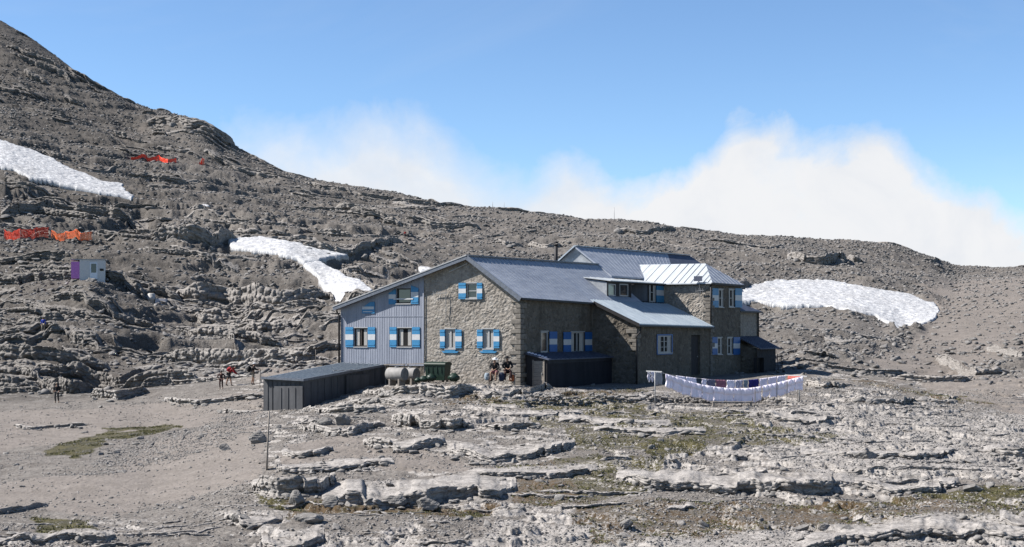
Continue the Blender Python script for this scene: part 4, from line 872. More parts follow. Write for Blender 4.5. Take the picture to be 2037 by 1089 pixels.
# end wall and front wall of the lean-to
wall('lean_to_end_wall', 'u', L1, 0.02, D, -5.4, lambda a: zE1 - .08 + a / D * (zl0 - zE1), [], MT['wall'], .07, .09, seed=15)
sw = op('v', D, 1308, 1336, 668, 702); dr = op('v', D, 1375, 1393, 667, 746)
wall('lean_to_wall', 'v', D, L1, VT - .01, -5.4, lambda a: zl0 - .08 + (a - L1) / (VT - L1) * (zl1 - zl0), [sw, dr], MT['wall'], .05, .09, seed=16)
wl = window('v', D, *sw, style='grid', curtain=True, lintel=False, inset=.03)
bm = NB()
for s_, t_ in (((sw[0] - .14, sw[0] - .003), (sw[2] - .12, sw[3] + .10)), ((sw[1] + .003, sw[1] + .14), (sw[2] - .12, sw[3] + .10)), ((sw[0], sw[1]), (sw[3] + .004, sw[3] + .10)), ((sw[0] - .05, sw[1] + .05), (sw[2] - .14, sw[2] - .075))): wbox(bm, 'v', D, *s_, *t_, -.01, .035)
part(bm, 'surround', [MT['blue_shaded']], wl)
bm = NB(); n = 5
for k in range(n):
    p = dr[0] + .05 + (dr[1] - dr[0] - .1) * k / n; q = dr[0] + .05 + (dr[1] - dr[0] - .1) * (k + 1) / n; wbox(bm, 'v', D, p + .006, q - .006, dr[2], dr[3] - .06, -.22, -.18)
do = part(bm, 'door', [MT['woodd']]); do['label'] = 'dark plank door of the lean-to'
bm = NB(); wbox(bm, 'v', D, dr[1] - .25, dr[1] - .19, dr[2] + 1.4, dr[2] + 1.5, -.178, -.12); part(bm, 'handle', [MT['pole']], do)
# tower
t = [op('v', D, 1429, 1439, 576, 611), op('v', D, 1450, 1460.5, 576, 611), op('v', D, 1427, 1436.5, 672, 705), op('v', D, 1446.5, 1457, 672, 705)]
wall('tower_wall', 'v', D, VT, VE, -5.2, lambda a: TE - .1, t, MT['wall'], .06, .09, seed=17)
wall('tower_side_wall', 'u', VT, -2.2, D, -1.5, lambda a: TE - .1, [], MT['gable'], .075, .09, seed=18, smooth_above=3.0)
for k, (sx, o) in enumerate(zip([(1416, 1428), (1461.5, 1475), (1416, 1426), (1458, 1471)], t)):
    window('v', D, *o, sh=[S(sx[0], sx[1], *((574, 612) if k < 2 else (671, 706)), D, 'v')], style='cross', curtain=True, blue='blue' if k < 2 else 'blue_shaded', inset=.02)
# far wall and back walls so that the hut is closed
wall('tower_back_wall', 'v', -9.5, VR, VE, -4, lambda a: TE + 1.0, [], MT['wall'], 0, .5, seed=19)
bm = NB(); bm_box(bm, UL + .05, -9.4, .3, VR + .3, -4.5, zLL - .5); bm_box(bm, -9.4, -.3, 12, 43, -4.5, 2.0); bm_box(bm, -9, D - .4, VE - .35, VE, -4.5, TE - .2); part(bm, 'rear_wall', [MT['wall']])
# corner stones, in courses
def quoins(ax1, pl1, ax2, pl2, side, z0, z1, seed):
    rr = random.Random(seed); bm = NB(); z = z0; k = 0
    while z < z1:
        h = rr.uniform(.24, .40); w = rr.uniform(.30, .45) if k % 2 else rr.uniform(.55, .85); w2 = rr.uniform(.55, .85) if k % 2 else rr.uniform(.30, .45); o_ = rr.uniform(.045, .085)
        bm_box(bm, pl2 - w, pl2 + o_, pl1 - o_, pl1 + w2, z + .015, min(z + h, z1) - .015); z += h; k += 1
    o = part(bm, 'corner_stones', [MT['quoin']], bevel=.03); return o
quoins('u', 0, 'v', 0, 1, -4.4, 1.9, 2); quoins('u', L1, 'v', D, 1, -1.6, .1, 3); quoins('u', VT + .0, 'v', D, 1, -4.4, 3.4, 4)

# roofs ------------------------------------------------------------
def rz(v): return zR0 + (zR1 - zR0) * v / VR
ov = -.45
A = (UR, ov, rz(0)); B = (UR, VR, rz(VR)); sl = (zE0 - zR0) / (0 - UR); ex = .28
C = (ex, VR, zE1 - .07 + ex * sl + .1); Cc = (ex, L1, zE1 + ex * sl + .12); Dd = (ex, ov, zE0 + ex * sl + .12)
bm = NB(); slab(bm, A, (UR, L1, rz(L1)), Cc, Dd); seams(bm, A, (UR, L1, rz(L1)), Cc, Dd, 19, .014, .03)
# right of the side wall the slope stops at the lean-to
slab(bm, (UR, L1, rz(L1)), B, (-.02, VR, zE1 + .10), (-.02, L1, zE1 + .15)); seams(bm, (UR, L1, rz(L1)), B, (-.02, VR, zE1 + .10), (-.02, L1, zE1 + .15), 15, .014, .03)
mr = part(bm, 'roof', [MT['roofA']]); mr['label'] = 'large grey sheet slope over the stone gable'
# left slope behind the ridge and over the clad half
El = (UL - .3, ov, zLL - .02); Er = (UL - .3, VR, zLL + .1)
bm = NB(); slab(bm, (UR - .02, ov, rz(0)), (UR - .02, VR, rz(VR)), Er, El, .16); part(bm, 'roof', [MT['edge']])
bm = NB(); bm_bar(bm, (UR, ov - .02, rz(0) + .05), (UR, VR, rz(VR) + .05), .32, .07); part(bm, 'ridge_cap', [MT['edge']])
bm = NB()   # verge boards along the gable
g = .03
for p, q, w_, h_, z_ in (((UL - .33, ov, zLL), (UR, ov, rz(0)), .06, .26, -.10), ((UR, ov, rz(0)), (ex + .02, ov, zE0 + ex * sl + .12), .06, .30, -.12)):
    bm_bar(bm, Vector(p) + Vector((0, -.05, z_)), Vector(q) + Vector((0, -.05, z_)), w_, h_)
part(bm, 'verge', [MT['edge']])
bm = NB(); bm_bar(bm, (UL - .33, ov - .09, zLL + .06), (UR, ov - .09, rz(0) + .06), .05, .07); bm_bar(bm, (UR - 1.7, -.06, rz(0) - 1.05), (UR - .2, -.06, rz(0) - .50), .06, .06); part(bm, 'verge_strip', [MT['frame']])
# gutters and downpipes
bm = NB(); bm_bar(bm, (ex + .06, ov, zE0 + ex * sl + .04), (ex + .06, L1 - .05, zE1 + ex * sl + .02), .13, .13)
bm_bar(bm, (0.3, L1 - .22, zE1 - .10), (D + .30, L1 - .22, zl0 - .07), .05, .24)
bm_bar(bm, (D + .34, L1 - .3, zl0 - .12), (D + .34, VT + .1, zl1 - .12), .13, .13); part(bm, 'gutter', [MT['trim']])
bm = NB(); bm_tube(bm, [(D + .34, L1 + .05, zl0 - .1), (D + .25, L1 + .1, zl0 - .55), (D - .02, L1 - .12, zl0 - .95), (D + .09, L1 - .12, zl0 - 1.2), (D + .09, L1 - .12, -4.3)], .07); part(bm, 'downpipe', [MT['trim']])
bm = NB(); bm_tube(bm, [(UL - .3, -.1, zLL - .05), (UL - .28, -.12, zLL - .3), (UL - .07, -.12, zLL - .6), (UL - .07, -.12, -2.6)], .07); part(bm, 'downpipe', [MT['trim']])
bm = NB(); bm_tube(bm, [(D + .1, VT - .12, TE - .1), (D + .1, VT - .12, zl1 + .25)], .07); bm_bar(bm, (D + .28, VT - .35, TE - .05), (D + .28, VE + .3, TE - .05), .12, .12); part(bm, 'downpipe', [MT['trim']])
# lean-to roof
A = (0, L1 - .18, zE1 + .15); B = (0, VT, zE1 + .03); C = (D + .30, VT + .12, zl1 + .03); Dd = (D + .30, L1 - .18, zl0 + .03)
bm = NB(); slab(bm, A, B, C, Dd, .10); seams(bm, A, B, C, Dd, 30, .045, .03); lr = part(bm, 'roof', [MT['roofL']]); lr['label'] = 'pale blue ribbed lean-to slope under the dormers'
# dormers
ud = -.5; v0 = 14.35; v1 = vx(ud, 1254); v2 = vx(ud, 1289); v3 = VT
zd = 3.62
bm = NB()
def slope_z(u, v): return rz(v) + (u - UR) * ((zE1 - rz(v)) / (0 - UR)) if u < 0 else 0
dw = [op('v', ud, 1208.5, 1224, 565, 589), op('v', ud, 1232, 1249, 565, 590)]; dz = slope_z(ud, v0)
wall('dormer_wall', 'v', ud, v0 + .05, v1, dz - .3, lambda a: zd, dw, MT['woodd'], 0, .5, seed=20)
for k, o in enumerate(dw): window('v', ud, *o, style='single', curtain=False, sill=False, lintel=False, inset=-.03, frame=MT['frame'])
dw2 = op('v', ud, 1291, 1304, 563, 601)
wall('dormer_wall', 'v', ud, v2, v3 - .01, dz - .5, lambda a: zd, [dw2], MT['woodd'], 0, .5, seed=21)
window('v', ud, *dw2, sh=[S(1305, 1323, 564, 602, ud, 'v')], style='cross', sill=False, lintel=False, inset=.0)
bm = NB()   # left cheek, crinkled flashing
uc_ = -2.7
bm_prism(bm, [(ud, v0, dz - .2), (ud, v0, zd), (uc_, v0, zd + .3), (uc_, v0, slope_z(uc_, v0) - .1)], [(ud, v0 + .08, dz - .2), (ud, v0 + .08, zd), (uc_, v0 + .08, zd + .3), (uc_, v0 + .08, slope_z(uc_, v0) - .1)])
part(bm, 'dormer_cheek', [MT['crink']])
bm = NB(); bm_box(bm, ud - 1.6, ud - 1.5, v1, v2, 2.6, zd + .1); bm_box(bm, ud - 1.5, ud, v1 - .08, v1 - .002, dz - .2, zd); bm_box(bm, ud - 1.5, ud, v2 + .002, v2 + .08, dz - .2, zd)
part(bm, 'recess_panel', [MT['clad']])
bm = NB()
for vv in (v0 + .02, v1 - .1, v2 - .05): bm_box(bm, ud + .003, ud + .06, vv, vv + .16, dz - .3, zd)
bm_box(bm, ud + .003, ud + .10, v0, v3 - .02, zd - .02, zd + .16); part(bm, 'fascia', [MT['trim']])
A = (-2.95, v0 - .12, zd + .50); B = (-2.95, VT + .3, zd + .52); C = (ud + .38, v3 - .05, zd + .17); Dd = (ud + .38, v0 - .12, zd + .14)
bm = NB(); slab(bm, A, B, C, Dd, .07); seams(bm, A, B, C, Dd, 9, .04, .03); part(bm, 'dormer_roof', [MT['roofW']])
# upper block behind: slope, gable triangle, hip
ub, zb_ = -5.97, 6.75; ve_ = vx(ub, 1372); s2 = (5.25 - zb_) / (-3.94 + 5.97)
def sz(u): return zb_ + s2 * (u - ub)
ul2 = -2.6; zr2 = zz(ub, ve_, 509)
bm = NB(); A = (ub, VR - .25, zb_ + .06); B = (ub, ve_, zr2); C = (ul2, ve_, sz(ul2) + .1); Dd = (ul2, VR - .25, sz(ul2) + .06)
vs_ = vx(ub, 1328); A2 = (ub, vs_, zb_ + .06 + (zr2 - zb_ - .06) * (vs_ - VR + .25) / (ve_ - VR + .25)); Dm = (ul2, vx(ul2, 1345), sz(ul2) + .09)
slab(bm, A, A2, Dm, Dd, .14); seams(bm, A, A2, Dm, Dd, 22, .014, .03); part(bm, 'roof', [MT['roofA']])
bm = NB(); slab(bm, A2, B, (ul2 + .5, ve_ + 2.5, sz(ul2) - .2), Dm, .14); part(bm, 'roof', [MT['roofD']])
bm = NB(); zl_ = zz(ux(VR, 1113), VR, 521); ug = ux(VR, 1113)
bm_prism(bm, [(ub, VR, zb_), (ug, VR, zl_), (ug, VR, 4.2), (-3.4, VR, 4.2), (-3.4, VR, sz(-3.4))], [(ub, VR + .12, zb_), (ug, VR + .12, zl_), (ug, VR + .12, 4.2), (-3.4, VR + .12, 4.2), (-3.4, VR + .12, sz(-3.4))])
part(bm, 'gable_cladding', [MT['crink']])
bm = NB(); slab(bm, (ub - .01, VR - .25, zb_ + .06), (ub - .01, ve_, zr2), (ug - 3, ve_, zl_ - 1.6), (ug - 3, VR - .25, zl_ - 1.9), .12); part(bm, 'roof', [MT['edge']])
bm = NB(); bm_bar(bm, (ug - .1, VR - .28, zl_ - .02), (ub, VR - .28, zb_ + .08), .05, .10); bm_bar(bm, (ub, VR - .2, zb_ + .1), (ub, ve_, zr2 + .05), .25, .06); part(bm, 'verge_strip', [MT['roofL']])
# tower roof: bright slope facing left, hip end facing right
e = .32; ur_ = 1.89
A = (-5.4, VM, TR + .05); B = (ur_, VM, TR); C = (D + e, VT - e, TE - .02); Dd = (-3.0, VT - e, TE - .02)
bm = NB(); slab(bm, A, B, C, Dd, .08); 
for q in (-3.2, -2.2, -1.3, -.4, .35, .95, 1.5, 2.1, 2.7, 3.2, 3.6):
    q = q; c_ = Vector((q, VT - e + .03, TE + .02)); tmax = 1.0
    if q > ur_: tmax = max(.05, 1 - (q - ur_) / (D + e - ur_))
    c2 = Vector((q, VT - e + (VM - VT + e) * tmax - .05, TE + .02 + (TR - TE) * tmax)); bm_bar(bm, c_, c2, .022, .03, 1)
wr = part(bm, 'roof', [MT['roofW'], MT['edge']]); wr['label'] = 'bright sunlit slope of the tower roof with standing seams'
bm = NB(); t3 = [(ur_, VM, TR), (D + e, VE + e, TE - .02), (D + e, VT - e, TE - .02)]; bm_prism(bm, t3, [(p[0], p[1], p[2] - .08) for p in t3])
for k in range(1, 9):
    v_ = VT - e + (VE - VT + 2 * e) * k / 9; f_ = 1 - abs(k / 9 - .5) * 2; p = Vector((D + e - .02, v_, TE + .02)); q = Vector((D + e, v_, TE)).lerp(Vector((ur_, v_, TR)), f_ * .97) + Vector((0, 0, .02)); bm_bar(bm, p, q, .035, .06, 0)
part(bm, 'roof', [MT['roofA']])
bm = NB(); t4 = [(ur_, VM, TR), (-5.4, VM, TR + .05), (-5.4, VE + e, TE), (D + e, VE + e, TE - .02)]; bm_prism(bm, t4, [(p[0], p[1], p[2] - .08) for p in t4]); part(bm, 'roof', [MT['roofA']])
bm = NB(); bm_box(bm, -9, D + e - .02, VT - e + .05, VE + e - .05, TE - .16, TE - .105); part(bm, 'eave_board', [MT['trim']])
# chimney pipe
cu = -6.2; cv_ = vx(cu, 1106); cz0, cz1 = zz(cu, cv_, 535), zz(cu, cv_, 488)
bm = NB(); bm_tube(bm, [(cu, cv_, cz0 - 1), (cu, cv_, cz1)], .15); 
bm_tube(bm, [(cu, cv_, cz1 - .02), (cu, cv_, cz1 + .08)], .20); bm_tube(bm, [(cu, cv_, cz1 + .16), (cu, cv_, cz1 + .3)], [.24, .10]); 
for k in range(3): bm_tube(bm, [(cu + .13 * math.cos(k * 2.1), cv_ + .13 * math.sin(k * 2.1), cz1 + .06), (cu + .13 * math.cos(k * 2.1), cv_ + .13 * math.sin(k * 2.1), cz1 + .18)], .02, 6)
part(bm, 'chimney', [MT['trim']])
# annexes at the far end
ua = D - .35; va = VE; vb = vx(ua, 1507); zae = zz(ua, vb, 620)
wall('annex_wall', 'v', ua, va, vb, -5, lambda a: zae - .05, [], MT['gable'], .05, .1, seed=22)
bm = NB(); t5 = [(ua - 2.2, va - .2, zae + 1.6), (ua + .3, vb + .3, zae), (ua + .3, va, zae + .02)]; bm_prism(bm, t5, [(p[0], p[1], p[2] - .1) for p in t5])
t6 = [(ua - 2.2, va - .2, zae + 1.6), (ua - 6, va, zae + 1.6), (ua - 6, vb + .3, zae), (ua + .3, vb + .3, zae)]; bm_prism(bm, t6, [(p[0], p[1], p[2] - .1) for p in t6]); part(bm, 'roof', [MT['roofD']])
bm = NB(); bm_tube(bm, [(ua + .1, vb - .08, zae - .1), (ua + .1, vb - .08, -1.0)], .07); bm_bar(bm, (ua + .33, va, zae - .08), (ua + .33, vb + .3, zae - .08), .12, .12); part(bm, 'downpipe', [MT['trim']])
bm = NB(); bm_box(bm, ua - 6, ua - .3, va + .05, vb - .02, -5, zae - .15); part(bm, 'rear_wall', [MT['wall']])
u2_ = D + 1.5; va2 = VE + .3; vb2 = vx(u2_, 1543); zb2 = zz(u2_, vb2, 692)
wall('annex_wall', 'v', u2_, va2, vb2, -5, lambda a: zb2 - .05, [op('v', u2_, 1506, 1520, 712, 760)], MT['woodd'], .04, .1, seed=23)
wall('annex_wall', 'u', va2, ua, u2_, -5, lambda a: zb2 - .05 + (u2_ - a) * .25, [], MT['wall'], .04, .1, seed=24)
bm = NB(); zt2 = zz(ua, vb, 669); t7 = [(ua + .02, va2 - .2, zt2), (ua + .02, vb, zt2), (u2_ + .3, vb2 + .3, zb2), (u2_ + .3, va2 - .25, zb2)]; bm_prism(bm, t7, [(p[0], p[1], p[2] - .1) for p in t7])
seams(bm, t7[0], t7[1], t7[2], t7[3], 8, .04, .03); part(bm, 'roof', [MT['roofD']])
bm = NB(); bm_box(bm, ua, u2_ - .3, vb2 - .2, vb2, -5, zb2 - .1); part(bm, 'rear_wall', [MT['wall']])
# antenna on the gable, pipes
bm = NB(); a_ = U(889); z0_, z1_ = GZ(889, 640), GZ(889, 577); bm_tube(bm, [P3('u', 0, a_, .12, z0_), P3('u', 0, a_, .12, z1_)], .022, 6)
bm_bar(bm, P3('u', 0, U(862), .14, GZ(889, 585)), P3('u', 0, U(893), .14, GZ(889, 583)), .03, .03)
for k in range(5): bm_bar(bm, P3('u', 0, U(864 + k * 5), .14, GZ(889, 589)), P3('u', 0, U(864 + k * 5), .14, GZ(889, 579)), .018, .018)
for p in (.2, .8): bm_bar(bm, P3('u', 0, a_, -.02, z0_ + (z1_ - z0_) * p), P3('u', 0, a_, .13, z0_ + (z1_ - z0_) * p), .03, .03)
part(bm, 'antenna', [MT['pole']])
bm = NB(); a_ = ux(VT, 1394); f_ = lambda py: zz(a_, VT, py)
bm_tube(bm, [P3('u', VT, a_, .15, f_(600)), P3('u', VT, a_, .4, f_(546))], .025, 6); bm_bar(bm, P3('u', VT, a_ - .35, .3, f_(580)), P3('u', VT, a_ + .4, .3, f_(578)), .07, .04)
for k in range(4): bm_bar(bm, P3('u', VT, a_ - .3 + k * .2, .3, f_(584)), P3('u', VT, a_ - .3 + k * .2, .3, f_(574)), .02, .02)
ao = part(bm, 'antenna', [MT['pole']])
bm = NB(); wbox(bm, 'u', VT, a_ - .42, a_ + .30, f_(560), f_(550), .42, .47); part(bm, 'solar_panel', [MT['roofD']])

# ------------------------------------------------------------------ sheds
def world_part(bm, name, mats, root, bevel=0):
    inv = Matrix.Rotation(-root.rotation_euler.z, 4, 'Z') @ Matrix.Translation(-root.location)
    bm.transform(inv); return fin(bm, name, mats, root, None, bevel)
# long shed in front of the clad gable: footprint corners from its front end to the gable wall
MT['shedroof'].node_tree.nodes['Principled BSDF'].inputs['Specular IOR Level'].default_value = .05
yF = 93.0
def XY(px, y): return Vector(((px - CX) / F * y, y, 0))
def zpy(y, py): return (H0 - py) / F * y
fl = XY(524, 94.6); fr = XY(605, 93.0); br = W(U(771), -.12, 0); bl = W(UL + .0, -.12, 0); bl.z = br.z = 0
zfl, zfr, zbr, zbl = zpy(fl.y, 751.5), zpy(fr.y, 756), zpy(br.y, 726), zpy(bl.y, 722)
shed = thing('store_shed', 'long dark sheet metal store shed with a ribbed roof running up to the clad gable', 'shed', (fr.x, fr.y, zpy(93, 820)))
def vwall(bm, p, q, zp, zq, zb, t=.0, nrib=0, off=None, mi=0):
    n = (q - p).cross(Vector((0, 0, 1))).normalized() if off is None else off
    P, Q = Vector((p.x, p.y, zb)), Vector((q.x, q.y, zb)); T0, T1 = Vector((p.x, p.y, zp)), Vector((q.x, q.y, zq)); back = -n * .08
    bm_prism(bm, [P, Q, T1, T0], [x + back for x in (P, Q, T1, T0)], mi)
    for k in range(1, nrib):
        a = P.lerp(Q, k / nrib); b = T0.lerp(T1, k / nrib); bm_bar(bm, a + n * .02, b + n * .02 - Vector((0, 0, .1)), .05, .04, mi, up=n)
bm = NB(); vwall(bm, fl, fr, zfl - .1, zfr - .1, -7, nrib=9); world_part(bm, 'end_wall', [MT['shed']], shed)
bm = NB(); vwall(bm, fr, br, zfr - .1, zbr - .1, -7, nrib=13); world_part(bm, 'side_wall', [MT['shed']], shed)
bm = NB(); vwall(bm, bl, fl, zbl - .1, zfl - .1, -7, nrib=9); world_part(bm, 'side_wall', [MT['shed']], shed)
nE = (fr - fl).cross(Vector((0, 0, 1))).normalized(); nS = (br - fr).cross(Vector((0, 0, 1))).normalized()
bm = NB(); rc = [fl + (fl - bl).normalized() * .25, fr + (fr - br).normalized() * .25 + nS * .15, br + nS * .15, bl]; zs_ = [zfl, zfr, zbr, zbl]
top = [Vector((p.x, p.y, z)) for p, z in zip(rc, zs_)]; bm_prism(bm, top, [p - Vector((0, 0, .09)) for p in top])
for k in range(1, 10): bm_bar(bm, top[0].lerp(top[1], k / 10) + Vector((0, 0, .02)), top[3].lerp(top[2], k / 10) + Vector((0, 0, .02)), .06, .05, 2)
bm_bar(bm, top[0] + Vector((0, 0, .0)), top[1], .08, .16, 1); bm_bar(bm, top[1], top[2], .08, .16, 1)
world_part(bm, 'roof', [MT['shedroof'], MT['edge'], MT['roofL']], shed)
a, b = fl.lerp(fr, .30), fl.lerp(fr, .99); z0 = zpy(93, 770); bm = NB(); vwall(bm, a + nE * .14, b + nE * .14, z0, z0 + .06, -7, nrib=4, off=nE); d1 = world_part(bm, 'sliding_door', [MT['shed']], shed)
bm = NB(); bm_bar(bm, Vector((a.x, a.y, z0 + .06)) + nE * .2, Vector((b.x, b.y, z0 + .14)) + nE * .2, .10, .07); world_part(bm, 'door_rail', [MT['frame']], d1)
a, b = fr.lerp(br, .47), fr.lerp(br, .75); z0 = zpy(97, 747.5); bm = NB(); vwall(bm, a + nS * .14, b + nS * .14, z0, z0 + .02, -7, nrib=1, off=nS); d2 = world_part(bm, 'sliding_door', [MT['shed']], shed)
bm = NB(); bm_bar(bm, Vector((a.x, a.y, z0 + .04)) + nS * .2, Vector((b.x, b.y, z0 + .06)) + nS * .2, .10, .06); world_part(bm, 'door_rail', [MT['frame']], d2)
bm = NB(); a, b = fr.lerp(br, .30), fr.lerp(br, .62); bm_bar(bm, Vector((a.x, a.y, zpy(95, 738.5))) + nS * .22, Vector((b.x, b.y, zpy(98, 736.5))) + nS * .22, .10, .05); world_part(bm, 'door_rail', [MT['frame']], shed)
# low shed against the shaded side wall
shed2 = thing('lean_to_shed', 'low dark corrugated shed with a plank door against the shaded side wall', 'shed', W(1.0, 3.0, -4.0), -TH)
sv = .75; su = ux(sv, 1088); sve = vx(su, 1216); sz0 = zz(0, sv, 703); sz1 = zz(su, sv, 713.5)
def p2(bm, name, mats, parent=None, bevel=0):
    inv = Matrix.Translation((-1.0, -3.0, 4.0)); bm.transform(inv); return fin(bm, name, mats, parent or shed2, None, bevel)
bm = NB(); bm_prism(bm, [(0, sv, -5), (su, sv, -5), (su, sv, sz1 - .06), (0, sv, sz0 - .06)], [(0, sv + .08, -5), (su, sv + .08, -5), (su, sv + .08, sz1 - .06), (0, sv + .08, sz0 - .06)]); p2(bm, 'end_wall', [MT['woodd']])
bm = NB(); bm_box(bm, su - .1, su, sv + .09, sve, -5, sz1 - .08)
a = sv + .15
while a < sve: bm_box(bm, su + .001, su + .03, a, a + .05, -5, sz1 - .35); a += .14
bm_box(bm, su + .001, su + .05, sv + .8, sve, sz1 - .33, sz1 - .28); p2(bm, 'front_wall', [MT['sheddk']])
bm = NB(); bm_box(bm, 0, su - .1, sve - .08, sve, -5, sz1 - .1); p2(bm, 'end_wall', [MT['woodd']])
bm = NB(); slab(bm, (0, sv - .18, sz0 + .02), (0, sve + .15, sz0 + .02), (su + .22, sve + .15, sz1 - .04), (su + .22, sv - .18, sz1 - .04), .08); seams(bm, (0, sv - .18, sz0 + .02), (0, sve + .15, sz0 + .02), (su + .22, sve + .15, sz1 - .04), (su + .22, sv - .18, sz1 - .04), 16, .03, .03); p2(bm, 'roof', [MT['roofD']])
bm = NB(); da0, da1 = su * .38, su * .86
for k in range(7): bm_box(bm, da0 + .01, da1 - .01, sv - .05, sv - .003, -4.05 + k * .27, -4.05 + k * .27 + .255)
bm_box(bm, da0 - .07, da0 - .002, sv - .07, sv - .002, -4.5, -2.1); bm_box(bm, da1 + .002, da1 + .07, sv - .07, sv - .002, -4.5, -2.1); dd_ = p2(bm, 'door', [MT['wood']])
bm = NB(); bm_box(bm, da1 - .16, da1 - .10, sv - .10, sv - .052, -3.1, -2.98); p2(bm, 'handle', [MT['pole']], dd_)
# white bundles lying on its roof
rr = random.Random(9); bz = NB(); 
for k in range(6):
    u_ = .15 + k * .26; c = Vector((u_, sv + .1 + rr.uniform(0, .15), sz0 + .02 + (sz1 - sz0 - .06) * u_ / su + .06)); q = bmesh.ops.create_icosphere(bz, subdivisions=2, radius=.11)
    for v in q['verts']: v.co = Vector((v.co.x * rr.uniform(1.0, 1.35), v.co.y * 1.1, v.co.z * .55)) * rr.uniform(.93, 1.07) + c
bz.transform(Matrix.Translation(W(0, 0, 0)) @ Matrix.Rotation(-TH, 4, 'Z')); tag(fin(bz, 'cloth_bundle', [MT['sheet']]), 'row of small white cloth bundles on the corner of the low shed roof', 'cloth bundle')

# ------------------------------------------------------------------ things in front of the gable
def tank(px0, px1, py0, py1, y, label):
    r = (py1 - py0) / 2 / F * y; c = XY((px0 + px1) / 2, y); c.z = zpy(y, (py0 + py1) / 2); L = (px1 - px0) / F * y; t = thing('water_tank', label, 'tank', (c.x, c.y, c.z - r), R(-32), 'pale tanks by the shed')
    def tk(bm, n, m, pa): bm.transform(Matrix.Translation((0, 0, r))); return fin(bm, n, m, pa)
    bm = NB(); h = L * .42; bm_tube(bm, [(-h - .10, 0, 0), (-h - .04, 0, 0), (-h, 0, 0), (h, 0, 0), (h + .03, 0, 0)], [r * .8, r * .95, r, r, r * .985], 36); tk(bm, 'shell', [MT['tank']], t)
    bm = NB(); bm_tube(bm, [(h + .032, 0, 0), (h + .06, 0, 0)], [r * .93, r * .90], 36); cp = tk(bm, 'end_cap', [MT['rock']], t)
    bm = NB(); bm_tube(bm, [(0, 0, r - .02), (0, 0, r + .05)], .16, 16); tk(bm, 'hatch', [MT['pole']], t)
    for x in (-h * .6, h * .6):
        bm = NB(); bm_box(bm, x - .06, x + .06, -r * .8, r * .8, -r - .35, -r * .72); tk(bm, 'cradle', [MT['wood']], t)
tank(767, 812, 731.5, 757.5, 96.5, 'larger pale concrete tank lying next to the dark shed'); tank(797, 834, 732, 756.5, 98.2, 'second pale tank, partly behind the first, nearer the green bin')
# low beam over the tanks
bm = NB(); a_, b_ = W(U(776), -.75, GZ(776, 725.5)), W(U(868), -.75, GZ(868, 723)); bm_bar(bm, a_, a_.lerp(b_, .46), .10, .07); bm_bar(bm, a_.lerp(b_, .50), b_, .12, .06)
for k in (.03, .44, .52, .97): p = a_.lerp(b_, k); bm_bar(bm, p, Vector((p.x, p.y, -4.4)), .07, .07)
tag(fin(bm, 'beam_rack', [MT['wood']]), 'low weathered timber rack behind the pale tanks', 'rack')
# green bin with its lid
g = XY(871, 96.6); g.z = zpy(96.6, 757); gb = thing('rubbish_container', 'dark green plastic waste container beside the stone gable', 'container', g, R(-24))
wb, hb_, db_ = 1.55, 1.12, .95
bm = NB(); bm_prism(bm, [(-wb / 2, -db_ / 2, hb_), (wb / 2, -db_ / 2, hb_), (wb / 2, db_ / 2, hb_), (-wb / 2, db_ / 2, hb_)], [(-wb / 2 * .9, -db_ / 2 * .86, .0), (wb / 2 * .9, -db_ / 2 * .86, .0), (wb / 2 * .9, db_ / 2 * .86, .0), (-wb / 2 * .9, db_ / 2 * .86, .0)])
for x in (-.5, -.17, .17, .5): bm_box(bm, x - .03, x + .03, -db_ / 2 - .02, -db_ / 2 + .03, .5, hb_ - .12)
bm_box(bm, -wb / 2 - .04, wb / 2 + .04, -db_ / 2 - .05, db_ / 2 + .05, hb_ - .1, hb_); fin(bm, 'body', [MT['green']], gb, None, .02)
bm = NB(); n = 8
ring = [(math.cos(math.pi * k / n), math.sin(math.pi * k / n)) for k in range(n + 1)]
bm_prism(bm, [(-wb / 2 - .03, c * (db_ / 2 + .05), hb_ + .005 + s_ * .14) for c, s_ in ring], [(wb / 2 + .03, c * (db_ / 2 + .05), hb_ + .005 + s_ * .14) for c, s_ in ring]); fin(bm, 'lid', [MT['green']], gb)
for x in (-.55, .55):
    for y_ in (-.3, .3): bm = NB(); bm_tube(bm, [(x - .04, y_, -.02), (x + .04, y_, -.02)], .09, 14); fin(bm, 'wheel', [MT['trim']], gb)
for k, (px, py, rad, lab) in enumerate(((858, 752, .30, 'dark green rubbish bag slumped before the green container, nearest its middle'), (843, 755, .26, 'dark green rubbish bag left of the green container'), (903, 752, .34, 'dark rubbish bag at the right end of the green container'), (831, 757, .20, 'small dark rubbish bag closest to the pale tanks'))):
    y = 95.7; c = XY(px, y); c.z = zpy(y, py); bm = NB(); bmesh.ops.create_icosphere(bm, subdivisions=3, radius=rad); rr = random.Random(k)
    for v in bm.verts: p = v.co / rad; v.co = Vector((p.x * 1.15, p.y, p.z * .75 + .25 * max(0, p.z) ** 6)) * rad * (1 + .10 * math.sin(7 * p.x + k) * math.cos(6 * p.y + 4 * p.z))
    for f in bm.faces: f.smooth = True
    tag(fin(bm, 'rubbish_bag', [MT['green']], None, c), lab, 'rubbish bag', 'rubbish bags by the container')

